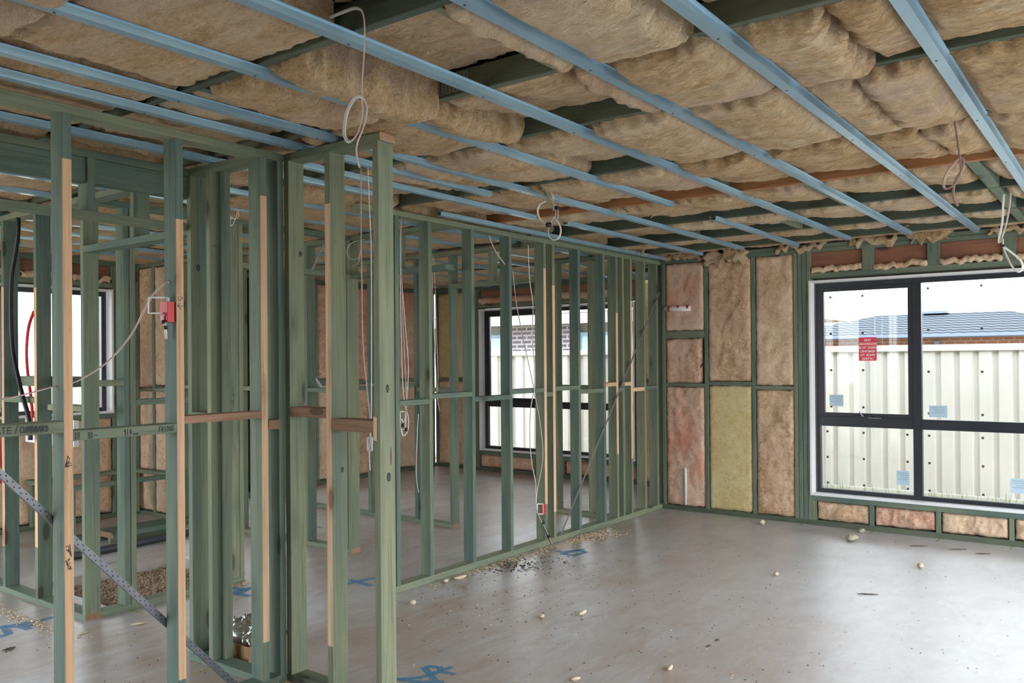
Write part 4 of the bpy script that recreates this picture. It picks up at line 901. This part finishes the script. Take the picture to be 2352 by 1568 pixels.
chip(318, 1434, .075, .03, .012, -30, 'pale leaf shaped chip behind the steel brace', 'offcut', 19); chip(190, 1456, .06, .018, .01, 0, 'pale splinter right of the first pine stud', 'offcut', 20); chip(20, 1492, .065, .02, .012, 0, 'brown bark chip at the bottom left edge', 'bark', 21)
# cardboard box with foil bag behind the return wall
cbx = empty('cardboard_box', (2.62, 3.72, 0), 'low open cardboard box on the floor behind the return wall', 'box')
cbx.rotation_euler.z = 0
x0, x1, y0, y1, hh = 2.515, 2.80, 3.50, 3.88, .085
block('box_base', cbx, x0, x1, y0, y1, 0, .004, 'cardboard')
for a in ((x0, x0+.004, y0, y1), (x1-.004, x1, y0, y1), (x0, x1, y0, y0+.004), (x0, x1, y1-.004, y1)): block('box_side', cbx, a[0], a[1], a[2], a[3], .004, hh, 'cardboard')
bg = cushion('foil_bag', (2.57, 3.54, .09), (1, 0, 0), (0, 1, 0), (0, 0, 1), .20, .30, .05, .010, 77, 'foil', .02, .035, 3.2, 3.2, (.0, .05, .06, .03), .03); tag(bg, 'crumpled silver foil bag in the low cardboard box', 'bag')

# hanging insulation tufts
def tuft(lab, pts, r, mat='wool_pale', seed=0):
    rr = random.Random(seed); o = tube('insulation_tuft', pts, r, mat, None, 9, 5, None, .7, True, lambda s: (math.sin(math.pi*min(.97, .12+s*.86))**.7)*(1+.25*math.sin(s*23+seed)))
    return tag(o, lab, 'insulation', 'loose tufts hanging from the ceiling')
tuft('long pale insulation tuft hanging above the coiled cable', P_(0, 3.97, [(1247, 408), (1256, 428), (1262, 448), (1270, 468), (1272, 484)]), .026, seed=1)
tuft('pale wisp beside the long ceiling tuft', P_(0, 3.98, [(1225, 432), (1240, 438), (1258, 452), (1266, 470)]), .016, seed=2)
tuft('small tan tuft caught on the third steel batten', P_(0, 2.0, [(1172, 28), (1170, 38), (1165, 50)]), .008, 'wool_ceiling', 3)
tuft('thin wisp hanging near the end of the broken batten', P_(0, 5.1, [(1518, 472), (1508, 484), (1494, 501)]), .010, 'wool_ceiling', 4)
tuft('pointed tan tuft hanging left of the corner joist', P_(0, 6.9, [(1480, 570), (1476, 578), (1472, 586)]), .02, 'wool_ceiling', 5)
tuft('tan tuft hanging at the end of the second batten from right', P_(0, 7.25, [(2078, 512), (2082, 526), (2083, 540)]), .05, 'wool_ceiling', 6)
tuft('pointed tan tuft seen through the left wall near the return wall', P_(1, 3.9, [(488, 348), (491, 357), (493, 367)]), .02, 'wool_ceiling', 7)
o = cushion('insulation_scrap', (7.50, 3.30, 2.36), (0, -1, 0), (0, 0, 1), (-1, 0, 0), .40, .13, .05, .012, 88, 'wool_ceiling', .03, .03, 1.5, 1.5, (.03,)*4, .04); tag(o, 'torn tan insulation flap hanging over the window wall top plate', 'insulation')

# ================================================================== MARKS
def on_front(y): return lambda u, v: Vector((u, y, v))
GL = {  # pen strokes in a unit box
 'A': [[(0, 0), (.45, 1), (.9, 0)], [(.15, .4), (.75, .4)]], 'T': [[(0, 1), (.8, 1)], [(.4, 1), (.4, 0)]], 'E': [[(.7, 1), (0, .95), (0, 0), (.75, .02)], [(0, .5), (.6, .5)]], '/': [[(0, -.05), (.6, 1.1)]],
 'C': [[(.8, 1.05), (.3, 1), (0, .5), (.25, 0), (.8, 0)]], 'U': [[(0, .9), (.05, .1), (.4, 0), (.7, .15), (.7, .9)]], 'P': [[(0, 0), (.05, .95), (.6, .9), (.6, .5), (.05, .45)]], 'B': [[(0, 0), (0, 1), (.6, .85), (.1, .5), (.7, .3), (0, 0)]],
 'O': [[(.35, 1), (0, .6), (.1, .05), (.6, .05), (.75, .6), (.35, 1)]], 'R': [[(0, 0), (.05, 1), (.6, .85), (.5, .5), (.05, .45), (.7, 0)]], 'D': [[(0, 0), (0, 1), (.55, .8), (.7, .4), (.45, .05), (0, 0)]],
 'F': [[(.05, 0), (0, 1), (.75, 1.05)], [(.03, .52), (.55, .55)]], 'I': [[(.2, 0), (.2, 1)]], 'G': [[(.75, .95), (.2, .9), (0, .4), (.2, 0), (.7, .1), (.7, .45), (.4, .45)]], 'W': [[(0, .9), (.2, 0), (.45, .7), (.6, 0), (.85, 1)]],
 '9': [[(.6, .75), (.35, 1), (.05, .75), (.3, .5), (.6, .75), (.5, -.1)]], '1': [[(.2, 0), (.25, 1)]], '0': [[(.35, 1), (.05, .5), (.3, 0), (.65, .4), (.35, 1)]], 'm': [[(0, .1), (.15, .4), (.3, .1), (.45, .4), (.65, .1), (.9, .35)]], '-': [[(0, .45), (.8, .5)]],
 'H': [[(0, 0), (.05, 1)], [(.6, 0), (.6, 1)], [(0, .5), (.6, .55)]], 'x': [[(0, 0), (.5, 1)], [(0, 1), (.5, .05)], [(.05, .2), (.55, .9)], [(0, .5), (.6, .4)]]}
def write(txt, x, z, h, w_, par, y, pen=.0034):
    S = []
    for ch in txt:
        if ch != ' ': S += [[(x+a*w_*.85, z+b*h) for a, b in st] for st in GL[ch]]
        x += w_
    ribbon('handwriting', S, pen, 'ink', par, on_front(y))
write('ATE', 1.262, 1.236, .022, .019, nogA, YA0-.0006); write('/', 1.325, 1.236, .024, .016, nogA, YA0-.0006); write('CUPBOARD', 1.341, 1.236, .021, .0125, nogA, YA0-.0006)
write('FRIDGE', 1.868, 1.202, .020, .0118, nogB, YA0-.0006); write('910', 1.722, 1.199, .022, .0115, nogB, YA0-.0006); write('mm', 1.759, 1.198, .012, .012, nogB, YA0-.0006)
write('xH', 1.532, 1.197, .026, .011, nogB, YA0-.0006, .003); write('HO', 1.582, 1.197, .024, .010, nogB, YA0-.0006, .003); write('-', 1.603, 1.197, .022, .022, nogB, YA0-.0006)
stA = [o for o in wA.children if o.name.startswith('stud')]
s1 = stA[1]; s2 = stA[2]
zz = lambda p: ony(YA0, p)
def pen_px(par, strokes, w_): ribbon('handwriting', [[(zz(p).x, zz(p).z) for p in st] for st in strokes], w_, 'ink', par, on_front(YA0-.0006))
pen_px(s1, [[(150, 1070), (156, 1047), (160, 1055)], [(152, 1066), (160, 1060), (150, 1068), (163, 1063)], [(149, 1071), (165, 1068)], [(150, 1066), (158, 1058)], [(150, 1072), (158, 1071), (151, 1068)]], .0028)
pen_px(s1, [[(151, 1255), (157, 1253), (160, 1266), (156, 1262), (163, 1276)], [(152, 1262), (162, 1270)], [(160, 1250), (164, 1278)], [(150, 1290), (160, 1282), (153, 1296), (162, 1292)], [(152, 1288), (158, 1308), (163, 1300)], [(156, 1296), (164, 1306), (158, 1307)]], .0026)
pen_px(s2, [[(408, 682), (410, 689), (414, 690)], [(413, 681), (420, 684), (414, 689)], [(407, 702), (421, 703)], [(407, 702), (413, 697)], [(407, 702), (417, 711)]], .0022)
# blue corner mark on the middle wall
ribbon('paint_mark', [[(6.048, 2.40), (6.046, 2.19)], [(6.048, .19), (6.046, .05)]], .010, 'paint_blue', [o for o in wB.children if o.name.startswith('stud')][6], on_front(YB-.0006))
# paint on the slab
def fpaint(strokes, w_, mat):
    ribbon('paint_mark', [[tuple(onz(0, p)[:2]) for p in st] for st in strokes], w_, mat, floor, lambda u, v: Vector((u, v, .0008)), Vector((0, 0, .00004)))
fpaint([[(1000, 1563), (985, 1545), (975, 1535), (988, 1530), (1010, 1533), (1012, 1542), (990, 1548), (965, 1556), (915, 1560), (960, 1566), (1015, 1566)], [(990, 1548), (1035, 1533)], [(1012, 1542), (1042, 1548)]], .034, 'paint_blue')
fpaint([[(1268, 1262), (1300, 1270), (1330, 1263), (1345, 1268), (1320, 1275), (1290, 1272)], [(1300, 1266), (1340, 1262)]], .045, 'paint_blue')
fpaint([[(0, 1462), (20, 1455), (10, 1438), (40, 1434), (70, 1437), (50, 1432), (90, 1426), (118, 1418)], [(0, 1440), (45, 1438), (66, 1444)]], .045, 'paint_blue')
fpaint([[(532, 1350), (560, 1356), (575, 1350), (545, 1364), (572, 1368)], [(534, 1362), (560, 1352)]], .05, 'paint_blue')
fpaint([[(800, 1340), (830, 1333), (858, 1328)], [(805, 1332), (850, 1344)]], .05, 'paint_blue'); fpaint([[(242, 1295), (270, 1290)]], .03, 'paint_blue'); fpaint([[(720, 1208), (738, 1211)]], .04, 'paint_blue')
for st in ([(32, 1401), (82, 1390)], [(290, 1398), (328, 1408)], [(436, 1549), (482, 1533)], [(1092, 1310), (1113, 1306)], [(1395, 1212), (1424, 1213)], [(1000, 1333), (1025, 1342)], [(1838, 1206), (1846, 1201)], [(1998, 1226), (2006, 1219)], [(2150, 1244), (2158, 1237)], [(2320, 1262), (2327, 1255)]): fpaint([st], .012, 'paint_lime')

def blot(par, plane, v, px, py, rx, ry, mat, name='knot'):
    c = on(plane, v, px, py); U = Vector((1, 0, 0)) if plane == 1 else Vector((0, -1, 0)); V = [c*0]; n = 14
    for k in range(n):
        a = 2*math.pi*k/n; w_ = 1+.18*nz(px*.3, k*.9, 2); V.append(U*math.cos(a)*rx*w_+Vector((0, 0, 1))*math.sin(a)*ry*w_)
    link(name, mesh(name, V, [(0, k+1, (k+1) % n+1) for k in range(n)], [mat]), c+(Vector((0, -.0006, 0)) if plane == 1 else Vector((-.0006, 0, 0))), par)
plain('knot_dark', (.030, .032, .024, 1), .8, 0, .3, 60); plain('knot_core', (.065, .080, .058, 1), .8, 0, .3, 60); plain('resin', (.16, .035, .018, 1), .5, 0, .35, 50)
stC = [o for o in wC.children if o.name.startswith('stud')]; stG = [o for o in wG.children if o.name.startswith('stud')]
for (par, y, px_, py_, rx, ry) in ((stC[0], 2.558, 890, 892, .0085, .019), (stC[0], 2.558, 893, 1095, .012, .020), (stC[1], 2.862, 786, 1078, .008, .013), (stC[2], 3.145, 690, 583, .010, .012), (stG[0], 3.605, 512, 747, .010, .020), (stG[1], 3.770, 455, 615, .010, .018)):
    blot(par, 1, y, px_, py_, rx, ry, 'knot_dark'); blot(par, 1, y-.0006, px_, py_+1, rx*.6, ry*.6, 'knot_core')
blot(stC[0], 1, 2.558, 898, 1047, .0055, .040, 'resin', 'resin_streak')
def stamp(par, y, px_, py_, rows, size):
    for k, txt in enumerate(rows):
        cu = bpy.data.curves.new('stamp', 'FONT'); cu.body = txt; cu.size = size; tmp = bpy.data.objects.new('tmp', cu); COL.objects.link(tmp)
        me = bpy.data.meshes.new_from_object(tmp.evaluated_get(bpy.context.evaluated_depsgraph_get())); COL.objects.unlink(tmp); bpy.data.objects.remove(tmp); bpy.data.curves.remove(cu)
        for v in me.vertices: v.co = Vector((v.co.x, 0, v.co.y))
        me.materials.clear(); me.materials.append(MATS['stamp_ink']); link('stamp', me, on(1, y, px_, py_)+Vector((0, -.0007, -k*size*1.15)), par)
plain('stamp_ink', (.06, .075, .06, 1), .8)
stamp(stG[0], 3.605, 487, 566, ['MGP10'], .014)
# ragged flaps of batt hanging along the window wall top plate, and wires in the corner bay
for k, (y, w_, h_, lab) in enumerate(((3.72, .34, .07, 'tan insulation flap drooping at the wall corner'), (2.62, .42, .05, 'thin tan insulation flap above the upper batt beside the window studs'), (1.98, .36, .07, 'tan insulation flap over the first lintel gap'), (1.50, .28, .10, 'torn tan insulation flap over the second lintel gap'), (.95, .5, .05, 'thin tan insulation flap over the third lintel gap'))):
    o = cushion('insulation_scrap', (XR-.012, y, 2.452-h_*.25), (0, -1, 0), (0, 0, 1), (-1, 0, 0), w_, h_, .02, .010, 300+k, 'wool_ceiling', .02, .022, 1.8, 1.6, (.012,)*4, .03)
    tag(o, lab, 'insulation', 'flaps along the window wall top')
cw = cable('red and black wires running down the corner bay of the window wall', P_(0, XR+.012, [(1606, 782), (1605, 815), (1607, 845), (1611, 872), (1603, 880)]), .005, mat='cable_pink', stripe=None)
tube('wire', P_(0, XR+.008, [(1614, 835), (1606, 850), (1604, 872)]), .005, 'black_plastic', cw, 6, 6)
